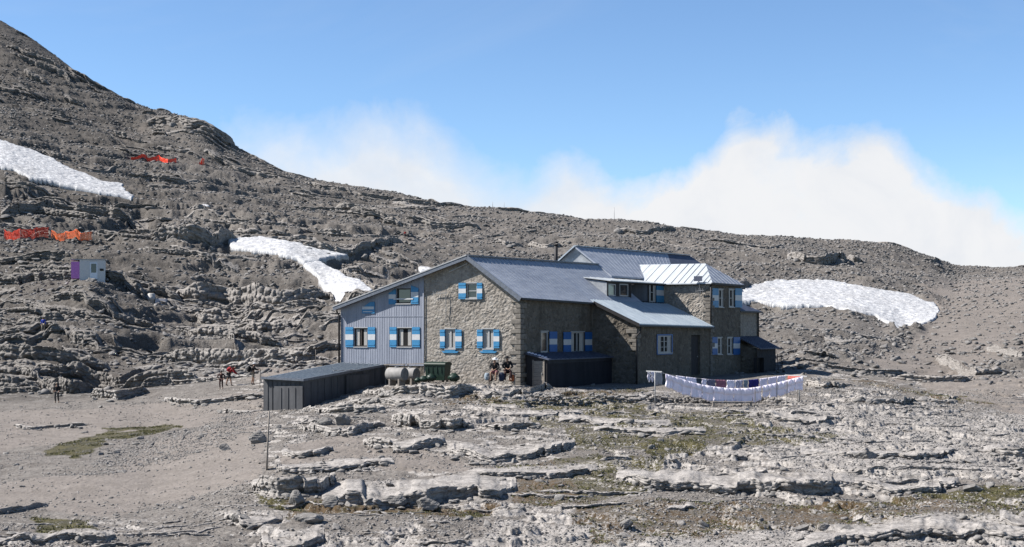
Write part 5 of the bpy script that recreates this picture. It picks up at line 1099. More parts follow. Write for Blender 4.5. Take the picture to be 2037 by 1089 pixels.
# ------------------------------------------------------------------ people
def skin_obj(name, pts, edges, rad, mat, parent, root=0, sub=1):
    me = bpy.data.meshes.new(name); me.from_pydata([tuple(p) for p in pts], edges, []); o = link(name, me, mat, parent)
    m = o.modifiers.new('skin', 'SKIN'); m.use_smooth_shade = True
    for i, v in enumerate(me.skin_vertices[0].data): r = rad[i]; v.radius = (r, r) if isinstance(r, float) else r; v.use_root = (i == root)
    s_ = o.modifiers.new('sub', 'SUBSURF'); s_.levels = sub; s_.render_levels = sub; return o
def person(px, py, hpx, label, pose, top, legs, hair=None, hat=None, shorts=False, y=None, rz=0.0, sleeves=True, boots=None, seat=None, g=None):
    """standing height comes from hpx; pose gives joints in metres for a 1.75 m figure (x right, y away, z up)"""
    if y is None: P = at(px, py, 100)
    else: P = XY(px, y); P.z = zpy(y, py)
    sc = hpx / F * P.y / pose.get('H', 1.75)
    t = thing('person', label, 'person', P, rz, g); t.scale = (sc, sc, sc)
    J = dict(pel=(0, 0, .95), sp=(0, 0, 1.15), ch=(0, 0, 1.36), nk=(0, 0, 1.50), hd=(0, 0, 1.60), ht=(0, 0, 1.70), sl=(-.18, 0, 1.42), sr=(.18, 0, 1.42), el=(-.25, .02, 1.14), er=(.25, .02, 1.14),
             wl=(-.26, -.05, .90), wr=(.26, -.05, .90), hl=(-.10, 0, .92), hr=(.10, 0, .92), kl=(-.11, -.03, .50), kr=(.11, -.03, .50), al=(-.11, .02, .09), ar=(.11, .02, .09), tl=(-.12, -.16, .04), tr=(.12, -.16, .04))
    J.update(pose.get('J', {})); J = {k: Vector(v) for k, v in J.items()}
    fw = Vector(pose.get('face', (0, -1, 0))).normalized()
    pts, ed, rad, ix = [], [], [], {}
    def add(k, p, r, par=None):
        ix[k] = len(pts); pts.append(p); rad.append(r)
        if par: ed.append((ix[par], ix[k]))
    add('pel', J['pel'], (.125, .10)); add('sp', J['sp'], (.115, .09), 'pel'); add('ch', J['ch'], (.14, .10), 'sp'); add('nk', J['nk'], .050, 'ch')
    add('hd', J['hd'], .082, 'nk'); add('ht', J['ht'], .078, 'hd'); add('nose', J['hd'] + fw * .098 + Vector((0, 0, .012)), .014, 'hd')
    for s_ in 'lr':
        add('s' + s_, J['s' + s_], .062, 'ch'); add('e' + s_, J['e' + s_], .043, 's' + s_); add('w' + s_, J['w' + s_], .028, 'e' + s_)
        d = (J['w' + s_] - J['e' + s_]).normalized(); sd = d.cross(Vector((0, 0, 1)) if abs(d.z) < .9 else fw).normalized(); pm = J['w' + s_] + d * .075; add('p' + s_, pm, (.036, .018), 'w' + s_)
        curl = Vector((0, 0, -1)) if abs(d.z) < .7 else fw
        for f, (o_, l_) in enumerate(((-.028, .030), (-.010, .036), (.010, .034), (.028, .026))):
            a = pm + sd * o_ + d * .030; add('f%d%s' % (f, s_), a, .009, 'p' + s_); add('g%d%s' % (f, s_), a + d * l_ + curl * .012, .0075, 'f%d%s' % (f, s_)); add('h%d%s' % (f, s_), a + d * (l_ + .012) + curl * .034, .0065, 'g%d%s' % (f, s_))
        add('t' + s_, J['w' + s_] + d * .045 + sd * -.045, .010, 'w' + s_); add('u' + s_, J['w' + s_] + d * .085 + sd * -.055, .0085, 't' + s_)
        add('h' + s_, J['h' + s_], .085, 'pel'); add('k' + s_, J['k' + s_], .058, 'h' + s_); add('c' + s_, J['k' + s_].lerp(J['a' + s_], .35), .056, 'k' + s_); add('a' + s_, J['a' + s_], .036, 'c' + s_); add('x' + s_, J['t' + s_], .034, 'a' + s_)
    skin_obj('body', pts, ed, rad, MT['skin'], t)
    j = J; jk = [j['pel'], j['sp'], j['ch'], j['sl'], j['el'], j['wl'].lerp(j['el'], .12), j['sr'], j['er'], j['wr'].lerp(j['er'], .12), j['nk'].lerp(j['ch'], .3)]
    je = [(0, 1), (1, 2), (2, 3), (2, 6), (2, 9)]; jr = [(.155, .13), (.145, .12), (.17, .13), .085, .062, .046, .085, .062, .046, .07]
    if sleeves: je += [(3, 4), (4, 5), (6, 7), (7, 8)]
    else:
        jk[4] = j['sl'].lerp(j['el'], .5); jk[7] = j['sr'].lerp(j['er'], .5); je += [(3, 4), (6, 7)]; keep = [0, 1, 2, 3, 4, 6, 7, 9]; mp = {k: i for i, k in enumerate(keep)}
        jk = [jk[k] for k in keep]; jr = [jr[k] for k in keep]; je = [(mp[a], mp[b]) for a, b in je]
    skin_obj('jacket', jk, je, jr, top, t)
    f_ = .75 if shorts else None
    lp = [j['pel'] + Vector((0, 0, .03)), j['hl'], j['hl'].lerp(j['kl'], .85) if shorts else j['kl'], j['hr'], j['hr'].lerp(j['kr'], .85) if shorts else j['kr']]; le = [(0, 1), (1, 2), (0, 3), (3, 4)]; lr_ = [(.15, .125), .112, .088 if shorts else .078, .112, .088 if shorts else .078]
    if not shorts: lp += [j['kl'].lerp(j['al'], .92), j['kr'].lerp(j['ar'], .92)]; le += [(2, 5), (4, 6)]; lr_ += [.056, .056]
    skin_obj('shorts' if shorts else 'trousers', lp, le, lr_, legs, t)
    for s_ in 'lr':
        skin_obj('boot', [j['a' + s_] + Vector((0, 0, .06)), j['a' + s_] + Vector((0, 0, -.035)), j['t' + s_]], [(0, 1), (1, 2)], [.052, .052, .043], boots or MT['trim'], t)
    hc = j['hd'] - fw * .02
    bm = NB(); bmesh.ops.create_icosphere(bm, subdivisions=3, radius=.112)
    upv = (j['ht'] - j['nk']).normalized()
    dl = [v for v in bm.verts if v.co.dot(upv) < (.0 if hat else -.02) and v.co.dot(fw) > -.03 or v.co.dot(upv) < -.06]; bmesh.ops.delete(bm, geom=dl, context='VERTS')
    for v in bm.verts: v.co += hc + upv * .055
    if hat:
        bm2c = hc + upv * .055; bmesh.ops.scale(bm, vec=(1.06, 1.06, 1.06), verts=bm.verts, space=Matrix.Translation(-bm2c))
        sd = fw.cross(upv).normalized(); A_ = [bm2c + upv * .02 + (fw * math.cos(q * math.pi / 6) + sd * math.sin(q * math.pi / 6)) * (.19 if hat[1] == 'brim' else (.19 if q in (0, 1, 11) else .115)) for q in range(12)]
        bm_prism(bm, A_, [p - upv * .012 for p in A_]); fin(bm, 'hat', [hat[0]], t)
    else: fin(bm, 'hair', [hair or MT['brown']], t)
    return t, sc, J
def sack(root, c, w, d, h, mat, label, name='backpack', rz=0, world=None):
    bm = NB(); n = 9; rings = []
    for i in range(n):
        v = i / (n - 1); k = (math.sin(math.pi * (v * .86 + .07))) ** .35; rings.append([(w / 2 * k * sx * (1 if abs(sx) == abs(sy) else 1.12), d / 2 * k * sy * (1 if abs(sx) == abs(sy) else 1.12), h * v) for sx, sy in ((-.9, -.9), (0, -1), (.9, -.9), (1, 0), (.9, .9), (0, 1), (-.9, .9), (-1, 0))])
    R_ = [[bm.verts.new(p) for p in r] for r in rings]
    for a, b in zip(R_, R_[1:]):
        for k in range(8): bm.faces.new((a[k], a[(k + 1) % 8], b[(k + 1) % 8], b[k])).smooth = True
    bm.faces.new(R_[0][::-1]); bm.faces.new(R_[-1]); t = thing(name, label, 'backpack', c, rz, 'backpacks')
    fin(bm, 'bag', [mat], t); bm = NB(); bm_box(bm, -w * .33, w * .33, -d / 2 * 1.25, -d / 2 * .9, h * .12, h * .5); fin(bm, 'pocket', [mat], t, None, .03)
    bm = NB(); bm_tube(bm, [(-w * .3, d * .45, h * .85), (-w * .3, d * .75, h * .6), (-w * .3, d * .5, h * .15)], .022, 6); bm_tube(bm, [(w * .3, d * .45, h * .85), (w * .3, d * .75, h * .6), (w * .3, d * .5, h * .15)], .022, 6); fin(bm, 'strap', [MT['trim']], t); return t
blk = pl('black_cloth', (.012, .012, .014)); red = pl('red_cloth', (.42, .02, .025)); drk = pl('dark_grey_cloth', (.04, .04, .045)); mar = pl('dark_maroon_cloth', (.05, .018, .018)); beige = pl('beige_cloth', (.34, .29, .23)); ora = pl('orange_cloth', (.42, .12, .04)); navy = pl('navy_cloth', (.02, .03, .07)); blu = pl('bright_blue_cloth', (.02, .06, .45)); whc = pl('white_cloth', (.75, .75, .75)); pnk = pl('pink_cloth', (.48, .2, .22)); lbl = pl('pale_blue_cloth', (.35, .42, .48))
stride = dict(kl=(-.10, -.16, .52), al=(-.10, -.02, .10), tl=(-.10, -.20, .04), kr=(.10, .02, .50), ar=(.10, .22, .12), tr=(.10, .08, .04))
# standing walker on the left flat, dark clothes
person(113, 802, 41, 'walker in black jacket and dark trousers alone on the gravel at the far left', dict(J=dict(el=(-.30, .05, 1.18), er=(.30, .05, 1.18), wl=(-.20, -.10, 1.02), wr=(.22, -.10, 1.02), **stride), face=(0, -1, 0)), blk, drk, hair=beige)
# three walkers by the shed
person(440, 775, 37, 'short walker in dark maroon top with elbows out, lowest of the three by the shed', dict(J=dict(el=(-.36, .04, 1.22), er=(.36, .04, 1.22), wl=(-.27, -.12, 1.0), wr=(.27, -.12, 1.0), **stride), face=(.1, -1, 0)), mar, mar, boots=MT['trim'])
lean = dict(sp=(.12, 0, 1.10), ch=(.30, 0, 1.24), nk=(.44, 0, 1.32), hd=(.52, -.02, 1.36), ht=(.58, -.02, 1.43), sl=(.30, .17, 1.27), sr=(.32, -.17, 1.27), el=(.42, .24, 1.0), er=(.46, -.24, 1.0), wl=(.62, .20, .90), wr=(.66, -.18, .88), hl=(0, .09, .92), hr=(0, -.09, .92), kl=(-.10, .10, .50), kr=(.16, -.10, .52), al=(-.22, .11, .10), ar=(.22, -.10, .09), tl=(-.06, .11, .04), tr=(.38, -.10, .04))
t2, sc2, J2 = person(455, 768, 47, 'walker in red jacket and shorts bending forward, middle of the three by the shed', dict(J=lean, face=(1, -.2, -.2)), red, drk, shorts=True, hat=(drk, 'cap'))
sack(None, t2.location + Vector((-.10, .0, 1.10)) * sc2, .32, .24, .42, red, 'red backpack on the back of the bending walker').rotation_euler = (0, R(50), 0)
hold = dict(ch=(.05, 0, 1.34), sl=(.03, .17, 1.40), sr=(.05, -.17, 1.40), nk=(.09, 0, 1.49), hd=(.13, -.01, 1.58), ht=(.15, -.01, 1.68), el=(.22, .20, 1.20), er=(.24, -.20, 1.20), wl=(.45, .16, 1.16), wr=(.47, -.16, 1.14), hl=(0, .09, .92), hr=(0, -.09, .92), kl=(-.03, .10, .50), kr=(.09, -.10, .50), al=(-.12, .10, .09), ar=(.05, -.10, .09), tl=(.04, .10, .04), tr=(.21, -.10, .04))
t3, sc3, J3 = person(503, 766, 45, 'walker in dark top and shorts holding trekking poles, nearest the shed', dict(J=hold, face=(1, -.2, -.1)), blk, beige, shorts=True, hat=(whc, 'brim'))
sack(None, t3.location + Vector((-.30, .0, 1.0)) * sc3, .34, .24, .48, blk, 'dark backpack on the walker holding trekking poles', rz=R(-90))
for k, dy in enumerate((.17, -.17)):
    bm = NB(); b_ = t3.location; bm_tube(bm, [b_ + Vector((.56 * sc3, dy * sc3, 1.2 * sc3)), b_ + Vector((.66 * sc3, dy * sc3, .0))], .022, 6); tag(fin(bm, 'trekking_pole', [MT['pole']]), ['far trekking pole of the walker in the white hat', 'near trekking pole of the walker in the white hat'][k], 'trekking pole')
# far walkers
person(86, 662, 30, 'distant walker in bright blue jacket on the rock shelf at the left', dict(J=stride), blu, beige, shorts=False, y=None, hair=MT['trim'])
person(806, 476, 15, 'tiny distant walker in red on the slope path above the roof', dict(J=stride), red, drk)
# two people sitting at the corner of the gable
def sit(dx): return dict(H=1.28, J=dict(pel=(0, 0, .50), sp=(0, -.03, .70), ch=(0, -.08, .92), nk=(0, -.11, 1.06), hd=(dx, -.14, 1.16), ht=(dx, -.15, 1.26), sl=(-.18, -.08, .98), sr=(.18, -.08, .98), el=(-.27, -.20, .74), er=(.27, -.20, .74), wl=(-.10, -.38, .66), wr=(.10, -.38, .66), hl=(-.10, -.02, .48), hr=(.10, -.02, .48), kl=(-.15, -.46, .50), kr=(.15, -.46, .50), al=(-.15, -.42, .10), ar=(.14, -.50, .10), tl=(-.17, -.60, .04), tr=(.16, -.68, .04)), face=(dx, -1, -.2))
person(985, 758, 45, 'seated person in dark top and white cap before the stone gable', sit(.02), blk, pnk, shorts=True, hat=(whc, 'brim'), y=95.6, rz=R(-12), g=None)
person(1009, 757, 47, 'seated person in black jacket and dark hat next to the corner of the gable', sit(-.03), blk, mar, shorts=False, hat=(blk, 'brim'), y=95.8, rz=R(6))
b0 = XY(967, 96.1); b0.z = zpy(96.1, 757.5); b1 = XY(1026, 96.1); 
bn = thing('bench', 'low dark bench carrying the two seated people', 'bench', XY(998, 96.1) + Vector((0, 0, zpy(96.1, 757.5))), R(-10))
bm = NB(); bm_box(bm, -1.05, 1.05, -.17, -.01, .38, .43); bm_box(bm, -1.05, 1.05, .01, .17, .38, .43); fin(bm, 'seat', [MT['wood']], bn)
for x in (-.85, .85): bm = NB(); bm_box(bm, x - .05, x + .05, -.15, .15, -.3, .378); fin(bm, 'leg', [MT['wood']], bn)
for px, py, w_, h_, m_, lab, y in ((969, 757, .34, .50, lbl, 'pale blue and dark backpack left of the two seated people', 95.5), (998, 759, .36, .60, navy, 'dark backpack standing between the two seated people', 95.2), (1018, 759, .34, .46, ora, 'orange backpack by the corner of the gable', 95.4), (976, 759, .30, .42, drk, 'dark grey backpack against the legs of the person in the white cap', 95.3)):
    c = XY(px, y); c.z = zpy(y, py); sack(None, c, w_, .26, h_, m_, lab)

# ------------------------------------------------------------------ washing lines
yl, yr_ = 86.0, 92.0
pl0 = XY(1304, yl); pr0 = XY(1588, 89.0)
def post(px, y, ptop, pbot, bar, label):
    p = XY(px, y); z0, z1 = zpy(y, pbot), zpy(y, ptop); t = thing('clothes_post', label, 'clothes post', (p.x, p.y, z0), 0, 'posts of the washing lines')
    bm = NB(); bm_tube(bm, [(0, 0, -.3), (0, 0, z1 - z0)], .035, 8); fin(bm, 'post', [MT['pole']], t)
    a, b = XY(bar[0], y + bar[4]), XY(bar[1], y + bar[5]); za, zb = zpy(a.y, bar[2]), zpy(b.y, bar[3]); bm = NB(); bm_bar(bm, (a.x - p.x, a.y - p.y, za - z0), (b.x - p.x, b.y - p.y, zb - z0), .06, .06); fin(bm, 'crossbar', [MT['frame']], t)
    bm = NB(); bm_bar(bm, (0, 0, z1 - z0 - .45), ((a.x - p.x) * .8, (a.y - p.y) * .8, za - z0 - .04), .03, .03); fin(bm, 'brace', [MT['pole']], t); return Vector((a.x, a.y, za)), Vector((b.x, b.y, zb))
La, Lb = post(1303, 87, 739, 813, (1286, 1317, 738.5, 740, .6, -.5), 'left T shaped clothes post at the end of the washing lines')
Ra, Rb = post(1590, 88, 747, 800, (1562, 1606, 746.5, 749, 1.2, -.8), 'right T shaped clothes post at the end of the washing lines')
def rope_z(px, pts): return float(np.interp(px, [p[0] for p in pts], [p[1] for p in pts]))
frontc = [(1317, 740), (1323, 744), (1340, 749), (1358, 755), (1378, 761), (1398, 766), (1420, 769.5), (1440, 772), (1460, 773), (1480, 773), (1500, 771.5), (1520, 767.5), (1540, 763.5), (1560, 758.5), (1580, 753), (1600, 749)]
backc = [(1286, 739), (1310, 741), (1340, 747), (1380, 752), (1420, 756), (1460, 757), (1500, 755.5), (1530, 751.5), (1550, 748.5), (1565, 747)]
def ropept(px, c, y0, y1, x0, x1): t = (px - x0) / (x1 - x0); y = y0 + (y1 - y0) * t; p = XY(px, y); p.z = zpy(y, rope_z(px, c)); return p
def fr_(px): return ropept(px, frontc, 86.5, 87.2, 1317, 1600)
def bk_(px): return ropept(px, backc, 88.0, 89.2, 1286, 1565)
bm = NB(); bm_tube(bm, [fr_(px) for px in range(1317, 1604, 6)], .012, 5); tag(fin(bm, 'washing_line', [MT['rope']]), 'front washing line sagging between the two T posts', 'washing line')
bm = NB(); bm_tube(bm, [bk_(px) for px in range(1286, 1566, 6)], .012, 5); tag(fin(bm, 'washing_line', [MT['rope']]), 'back washing line sagging between the two T posts', 'washing line')
def laundry(fn, p0, p1, hm, mat, name, label, cat, group, sd, over=True, notch=0, stripes=None):
    bm = NB(); nx, nz = 10, 9; rr = random.Random(sd); ph = rr.uniform(0, 6); am = rr.uniform(.015, .045); G = []
    for j in range(nx + 1):
        px = p0 + (p1 - p0) * j / nx; base = fn(px); colv = []
        for i in range(nz + 1):
            v = i / nz; fold = am * math.sin(ph + j * .9) * v + .02 * math.sin(j * 2.3 + i * .7 + ph)
            hh = hm * (1 + .05 * math.sin(ph * 2 + j * .5)) - notch * abs(j / nx - .5) * 2 * hm * .5
            colv.append(bm.verts.new(base + Vector((.02 * math.sin(i + ph), -.03 + fold, .01 - hh * v))))
        G.append(colv)
    for a, b in zip(G, G[1:]):
        for i in range(nz): 
            f = bm.faces.new((a[i], b[i], b[i + 1], a[i + 1])); f.smooth = True
            if stripes: f.material_index = (G.index(a) % 2)
    if over:      # the short back half hanging over the line
        hb = hm * rr.uniform(.38, .58); B = [[bm.verts.new(fn(p0 + (p1 - p0) * j / nx) + Vector((0, -.075 - .02 * math.sin(j + ph), .012 - hb * i / 3))) for i in range(4)] for j in range(nx + 1)]
        for a, b in zip(B, B[1:]):
            for i in range(3): bm.faces.new((a[i], a[i + 1], b[i + 1], b[i])).smooth = True
    me = bpy.data.meshes.new(name); bm.to_mesh(me); bm.free(); o = link(name, me, mat); m = o.modifiers.new('thick', 'SOLIDIFY'); m.thickness = .008
    # pegs
    return tag(o, label, cat, group)
edges = [1324, 1338, 1356, 1374, 1397, 1419, 1440, 1459.5, 1474, 1497, 1517, 1531, 1547, 1562, 1581]
hs = [.80, .86, .92, .88, .90, .92, .84, .84, .86, .90, .78, .84, .84, .80]
for k in range(len(edges) - 1):
    laundry(fr_, edges[k] + .1, edges[k + 1] - .2 if k != 9 else edges[k + 1] - 3, hs[k], MT['sheet'], 'bed_sheet', 'white bed sheet, %s of those on the front washing line' % ordn(k), 'bed sheet', 'white sheets on the front washing line', 40 + k, notch=.3 if k in (10,) else 0)
laundry(fr_, 1581.5, 1597, .80, MT['sheet'], 'bed_sheet', 'white bed sheet at the right hand end of the front washing line', 'bed sheet', 'white sheets on the front washing line', 77)
pinks = pl('pink_towel_cloth', (.45, .18, .25)); grays = pl('grey_lilac_cloth', (.25, .24, .34)); yel = pl('cream_cloth', (.68, .66, .60)); redd = pl('brick_red_cloth', (.50, .13, .10)); navt = pl('navy_towel_cloth', (.03, .03, .22)); gw = pl('grey_white_cloth', (.50, .50, .52))
back = [(1288, 1294, .72, MT['sheet'], 'white towel', 'towel', .6), (1295, 1302, .66, MT['sheet'], 'white shirt', 'shirt', .5), (1303, 1318, .80, gw, 'grey white blanket', 'blanket', 0), (1345, 1364, .5, MT['sheet'], 'white pillow case', 'pillow case', 0), (1365, 1386, .5, MT['sheet'], 'white bath towel', 'towel', 0), (1396, 1406, .42, MT['sheet'], 'short white hand towel', 'towel', 0),
        (1407, 1423, .45, grays, 'grey lilac towel', 'towel', 0), (1424, 1445, .5, pinks, 'dull pink towel', 'towel', 0), (1446, 1462, .5, MT['sheet'], 'plain white pillow case', 'pillow case', 0), (1463, 1478, .5, [MT['sheet'], grays], 'blue and white striped towel', 'towel', 0), (1479, 1488, .5, lbl, 'pale blue towel', 'towel', 0), (1489, 1510, .5, navt, 'navy blue towel', 'towel', 0),
        (1511, 1527, .5, MT['sheet'], 'white sheet right of the navy towel', 'bed sheet', 0), (1528, 1545, .5, MT['sheet'], 'white sheet next to the pale end cloth', 'bed sheet', 0), (1546, 1563, .5, MT['sheet'], 'white sheet at the right end', 'bed sheet', 0)]
for k, (a, b, h_, m_, lab, cat, no) in enumerate(back):
    laundry(bk_, a, b - .6, h_, m_, 'laundry_' + cat.replace(' ', '_'), lab + ' hanging on the back washing line', cat, 'laundry on the back washing line', 140 + k, notch=no, stripes=isinstance(m_, list), over=False)
def rc_(px): t = (px - 1566) / 30; p = XY(px, 88.6 - t * 1.2); p.z = zpy(p.y, 748 + t * 1.5); return p
laundry(rc_, 1567, 1592, .35, redd, 'laundry_towel', 'brick red towel hanging behind the right T post', 'towel', 'laundry on the back washing line', 160, over=False)
for k, (px, pt, pb, y) in enumerate(((1502, 772, 810, 86.6), (1523, 788, 811, 86.8), (1545, 762, 812, 87), (1566, 757, 806, 87), (1586, 770, 800, 87.4))):
    a, b = XY(px, y), XY(px + (-1) ** k * 1.0, y); bm = NB(); bm_tube(bm, [(b.x, b.y, zpy(y, pb) - .15), (a.x, a.y, zpy(y, pt))], .02, 6); tag(fin(bm, 'line_prop', [MT['wood']]), '%s thin wooden prop standing under the washing lines' % ordn(k), 'prop', 'props under the washing lines')
# plank bench below the sheets
pb_ = thing('plank_bench', 'long low plank bench under the washing', 'bench', XY(1458, 86.4) + Vector((0, 0, zpy(86.4, 809))))
bm = NB(); bm_box(bm, -1.25, 1.25, -.16, .16, .24, .30); fin(bm, 'seat', [MT['wood']], pb_)
for x in (-1.18, 1.1): bm = NB(); bm_bar(bm, (x, 0, -.1), (x + (.0), 0, .238), .10, .26); fin(bm, 'leg', [MT['wood']], pb_)

# dry stone wall: one wall, its stones part of it
def dry_wall(name, pts, hh, label, sz_, sd, rows=3):
    rg = np.random.RandomState(sd); cos, fas, base = [], [], 0
    for a, b in zip(pts, pts[1:]):
        A_, B_ = at(a[0], a[1], real=True), at(b[0], b[1], real=True); L = (B_ - A_).length; n = int(L / (sz_ * 1.35))
        for r_ in range(rows):
            for k in range(n):
                t = (k + rg.rand() * .6) / n; x = A_.x + (B_.x - A_.x) * t; y = A_.y + (B_.y - A_.y) * t + rg.normal(0, sz_ * .35); z = zterr(x, y) + hh * (r_ + .3) / rows * (.75 + .5 * rg.rand()); c, f = T2[rg.randint(len(T2))]
                r = sz_ * (.6 + .7 * rg.rand()); an = rg.rand() * 6.28; q = c * r; q = np.stack([q[:, 0] * math.cos(an) * 1.25 - q[:, 1] * math.sin(an), q[:, 0] * math.sin(an) + q[:, 1] * math.cos(an), q[:, 2]], -1) + [x, y, z]; cos.append(q); fas.append((f + base).reshape(-1)); base += len(c)
    me = raw_mesh(name, np.concatenate(cos).astype(np.float32), np.concatenate(fas), 3); return tag(link(name, me, MT['rock']), label, 'stone wall')
dry_wall('dry_stone_wall', [(1045, 806), (1120, 803), (1200, 801), (1290, 802), (1330, 803)], .55, 'low dry stone wall left of the washing lines', .17, 3)
dry_wall('dry_stone_wall', [(1330, 803), (1400, 803), (1500, 802), (1560, 803)], .42, 'low dry stone wall running behind the plank bench under the washing', .16, 4)

# ------------------------------------------------------------------ boulders and cairns that stand out
def boulder(px, py, wpx, hpx, label, sd, name='boulder', ymin=40, y=None):
    P = at(px, py, ymin) if y is None else XY(px, y) + Vector((0, 0, zpy(y, py))); rr = random.Random(sd); bm = NB(); bmesh.ops.create_icosphere(bm, subdivisions=4, radius=1)
    cuts = [(Vector((rr.gauss(0, 1), rr.gauss(0, 1), rr.gauss(0, .8))).normalized(), rr.uniform(.45, .85)) for _ in range(11)]
    w, h = wpx / F * P.y / 2, hpx / F * P.y
    for v in bm.verts:
        p = v.co.copy()
        for n_, d_ in cuts:
            e_ = p.dot(n_) - d_
            if e_ > 0: p -= n_ * e_ * .95
        q = p * (1 + .05 * math.sin(9 * p.x + sd) * math.cos(8 * p.z) + .03 * math.sin(23 * p.y + 17 * p.z)); v.co = Vector((q.x * w * 1.25, q.y * w * .9, q.z * h * .75 + h * .35))
    return tag(fin(bm, name, [MT['rock']], None, P), label, 'boulder', 'boulders on the knoll')
BL = [(1725, 912, 42, 16, 'pale wedge shaped boulder on the gravel at the right'), (1243, 1050, 28, 18, 'dark rounded boulder alone in the stony ground low down'), (650, 845, 30, 14, 'small grey boulder on the step below the dark shed'), (512, 882, 38, 24, 'grey boulder beside the thin wooden pole'), (448, 896, 22, 12, 'small grey boulder left of the thin wooden pole'),
      (588, 1012, 36, 24, 'rounded boulder in front of the long low ledge, left one'), (660, 1010, 30, 20, 'angular white boulder fallen before the long ledge'), (785, 1010, 44, 24, 'pair-like split boulder before the middle of the long ledge'), (850, 1016, 40, 20, 'flat boulder right of the split one before the long ledge'),
      (612, 1040, 50, 22, 'pale tilted slab boulder near the bottom middle left'), (1935, 978, 34, 14, 'smooth tan boulder at the edge of the moss on the right'), (1300, 962, 0, 0, ''), (480, 1038, 40, 16, 'broad flat boulder left of the tilted slab'), (1690, 1058, 28, 12, 'grey boulder on the right of the row low in the stony ground'), (1640, 1056, 30, 14, 'grey boulder in the middle of the row low in the stony ground'), (1595, 1056, 30, 12, 'grey boulder on the left of the row low in the stony ground'),
      (775, 1005, 0, 0, ''), (1155, 1000, 0, 0, '')]
for k, (px, py, w_, h_, lab) in enumerate(BL):
    if w_: boulder(px, py, w_, h_, lab, 60 + k)
boulder(680, 846, 28, 26, 'upright block like boulder standing on the ledge below the shed', 99)
def cairn(px, py, hpx, label, sd, ymin=40):
    P = at(px, py, ymin); h = hpx / F * P.y; t = thing('cairn', label, 'cairn', P, 0, 'cairns'); z = 0; rr = random.Random(sd); k = 0
    while z < h:
        r = h * (.36 - .26 * z / h); c, f = T2[rr.randrange(len(T2))]
        for q in range(3 if z < h * .3 else (2 if z < h * .6 else 1)):
            a = q * 2.1 + rr.random(); o_ = r * .7 if z < h * .6 else 0; me = raw_mesh('stone', (c * r * rr.uniform(.8, 1.05) + [math.cos(a) * o_, math.sin(a) * o_, z + r * .3]).astype(np.float32), f.reshape(-1), 3); link('stone', me, MT['rock'], t)
        z += r * .75; k += 1
cairn(643, 936, 24, 'small pointed cairn on the ledge right of the thin wooden pole', 1); cairn(540, 480 + 198, 14, 'small cairn on the scree left of the clad gable', 2, 100)

# ------------------------------------------------------------------ poles
def pole(px, pt, pb, label, r=.035, mat='wood', ymin=40, name='pole', lean=0):
    P = at(px, pb, ymin); h = (pb - pt) / F * P.y; t = NB(); bm_tube(t, [(0, 0, -.3), (lean * .5, 0, h * .5), (lean, 0, h)], [r, r * .9, r * .8], 8); return tag(fin(t, name, [MT[mat]], None, P), label, 'pole')
pole(530, 818, 936, 'thin weathered wooden pole standing before the front corner of the shed', .045, lean=.12)
pole(517, 735, 772, 'short thin pole left of the shed roof', .03, ymin=95); pole(628, 696, 728, 'thin marker pole on the path left of the clad gable', .03, ymin=95)
pole(1222, 414, 441, 'thin mast on the skyline above the hut roof', .045, 'pole', 280, 'mast'); pole(980, 402, 414, 'small mast on the skyline left of the chimney', .05, 'pole', 280, 'mast'); pole(1003, 398, 413, 'very thin mast just right of the small skyline mast', .04, 'pole', 280, 'mast')

# ------------------------------------------------------------------ hillside things: cabin, drum, block, nets
P = at(178, 557, 150); cab = thing('site_cabin', 'small pale site cabin with a purple end and white glazed door on the slope', 'cabin', P, R(0)); s_ = P.y / F
Wc, Hc, Dc = 45 * s_, 37 * s_, 3.0
cab.rotation_euler.z = R(14)
bm = NB(); bm_box(bm, -Wc * .42, Wc * .66, 0, Dc, -.6, Hc); fin(bm, 'body', [plain('cabin_panel', (.80, .78, .76), .7, var=.1)], cab, None, .02)
for x in (-.2, .2, .6): pass
bm = NB(); bm_box(bm, -Wc * .42 - .36 * Wc, -Wc * .42 - .004, .02, Dc - .2, .0, Hc - .25); fin(bm, 'end_panel', [plain('purple_panel', (.72, .26, .70), .6, var=.2)], cab)
bm = NB(); bm_box(bm, -Wc * .80, Wc * .68, -.06, Dc + .06, Hc + .004, Hc + .12); fin(bm, 'roof', [plain('cabin_roof_panel', (.50, .49, .48), .7)], cab)
dx0, dx1 = Wc * .02, Wc * .34
bm = NB(); bm_box(bm, dx0, dx1, -.05, -.003, -.1, Hc * .86); dr_ = fin(bm, 'door', [plain('cabin_door_white', (1.0, 1.04, 1.1), .5, var=.1)], cab); bm = NB(); bm_box(bm, dx0 + .15, dx1 - .15, -.07, -.053, Hc * .32, Hc * .80); fin(bm, 'pane', [MT['glass']], dr_)
bm = NB(); bm_box(bm, Wc * .44, Wc * .60, -.04, -.003, Hc * .42, Hc * .54); fin(bm, 'vent', [MT['trim']], cab)
P = at(301, 603, 130); s_ = P.y / F; bm = NB(); rr_ = 7.5 * s_; hh_ = 17 * s_; bm_tube(bm, [(0, 0, -.3), (0, 0, hh_ * .3), (0, 0, hh_ * .31), (0, 0, hh_ * .66), (0, 0, hh_ * .67), (0, 0, hh_), (0, 0, hh_ + .12)], [rr_, rr_, rr_ * 1.04, rr_ * 1.04, rr_, rr_, rr_ * .6], 20); tag(fin(bm, 'storage_drum', [plain('pale_drum', (.55, .53, .50), .6)], None, P), 'pale upright drum on the slope below the cabin', 'drum')
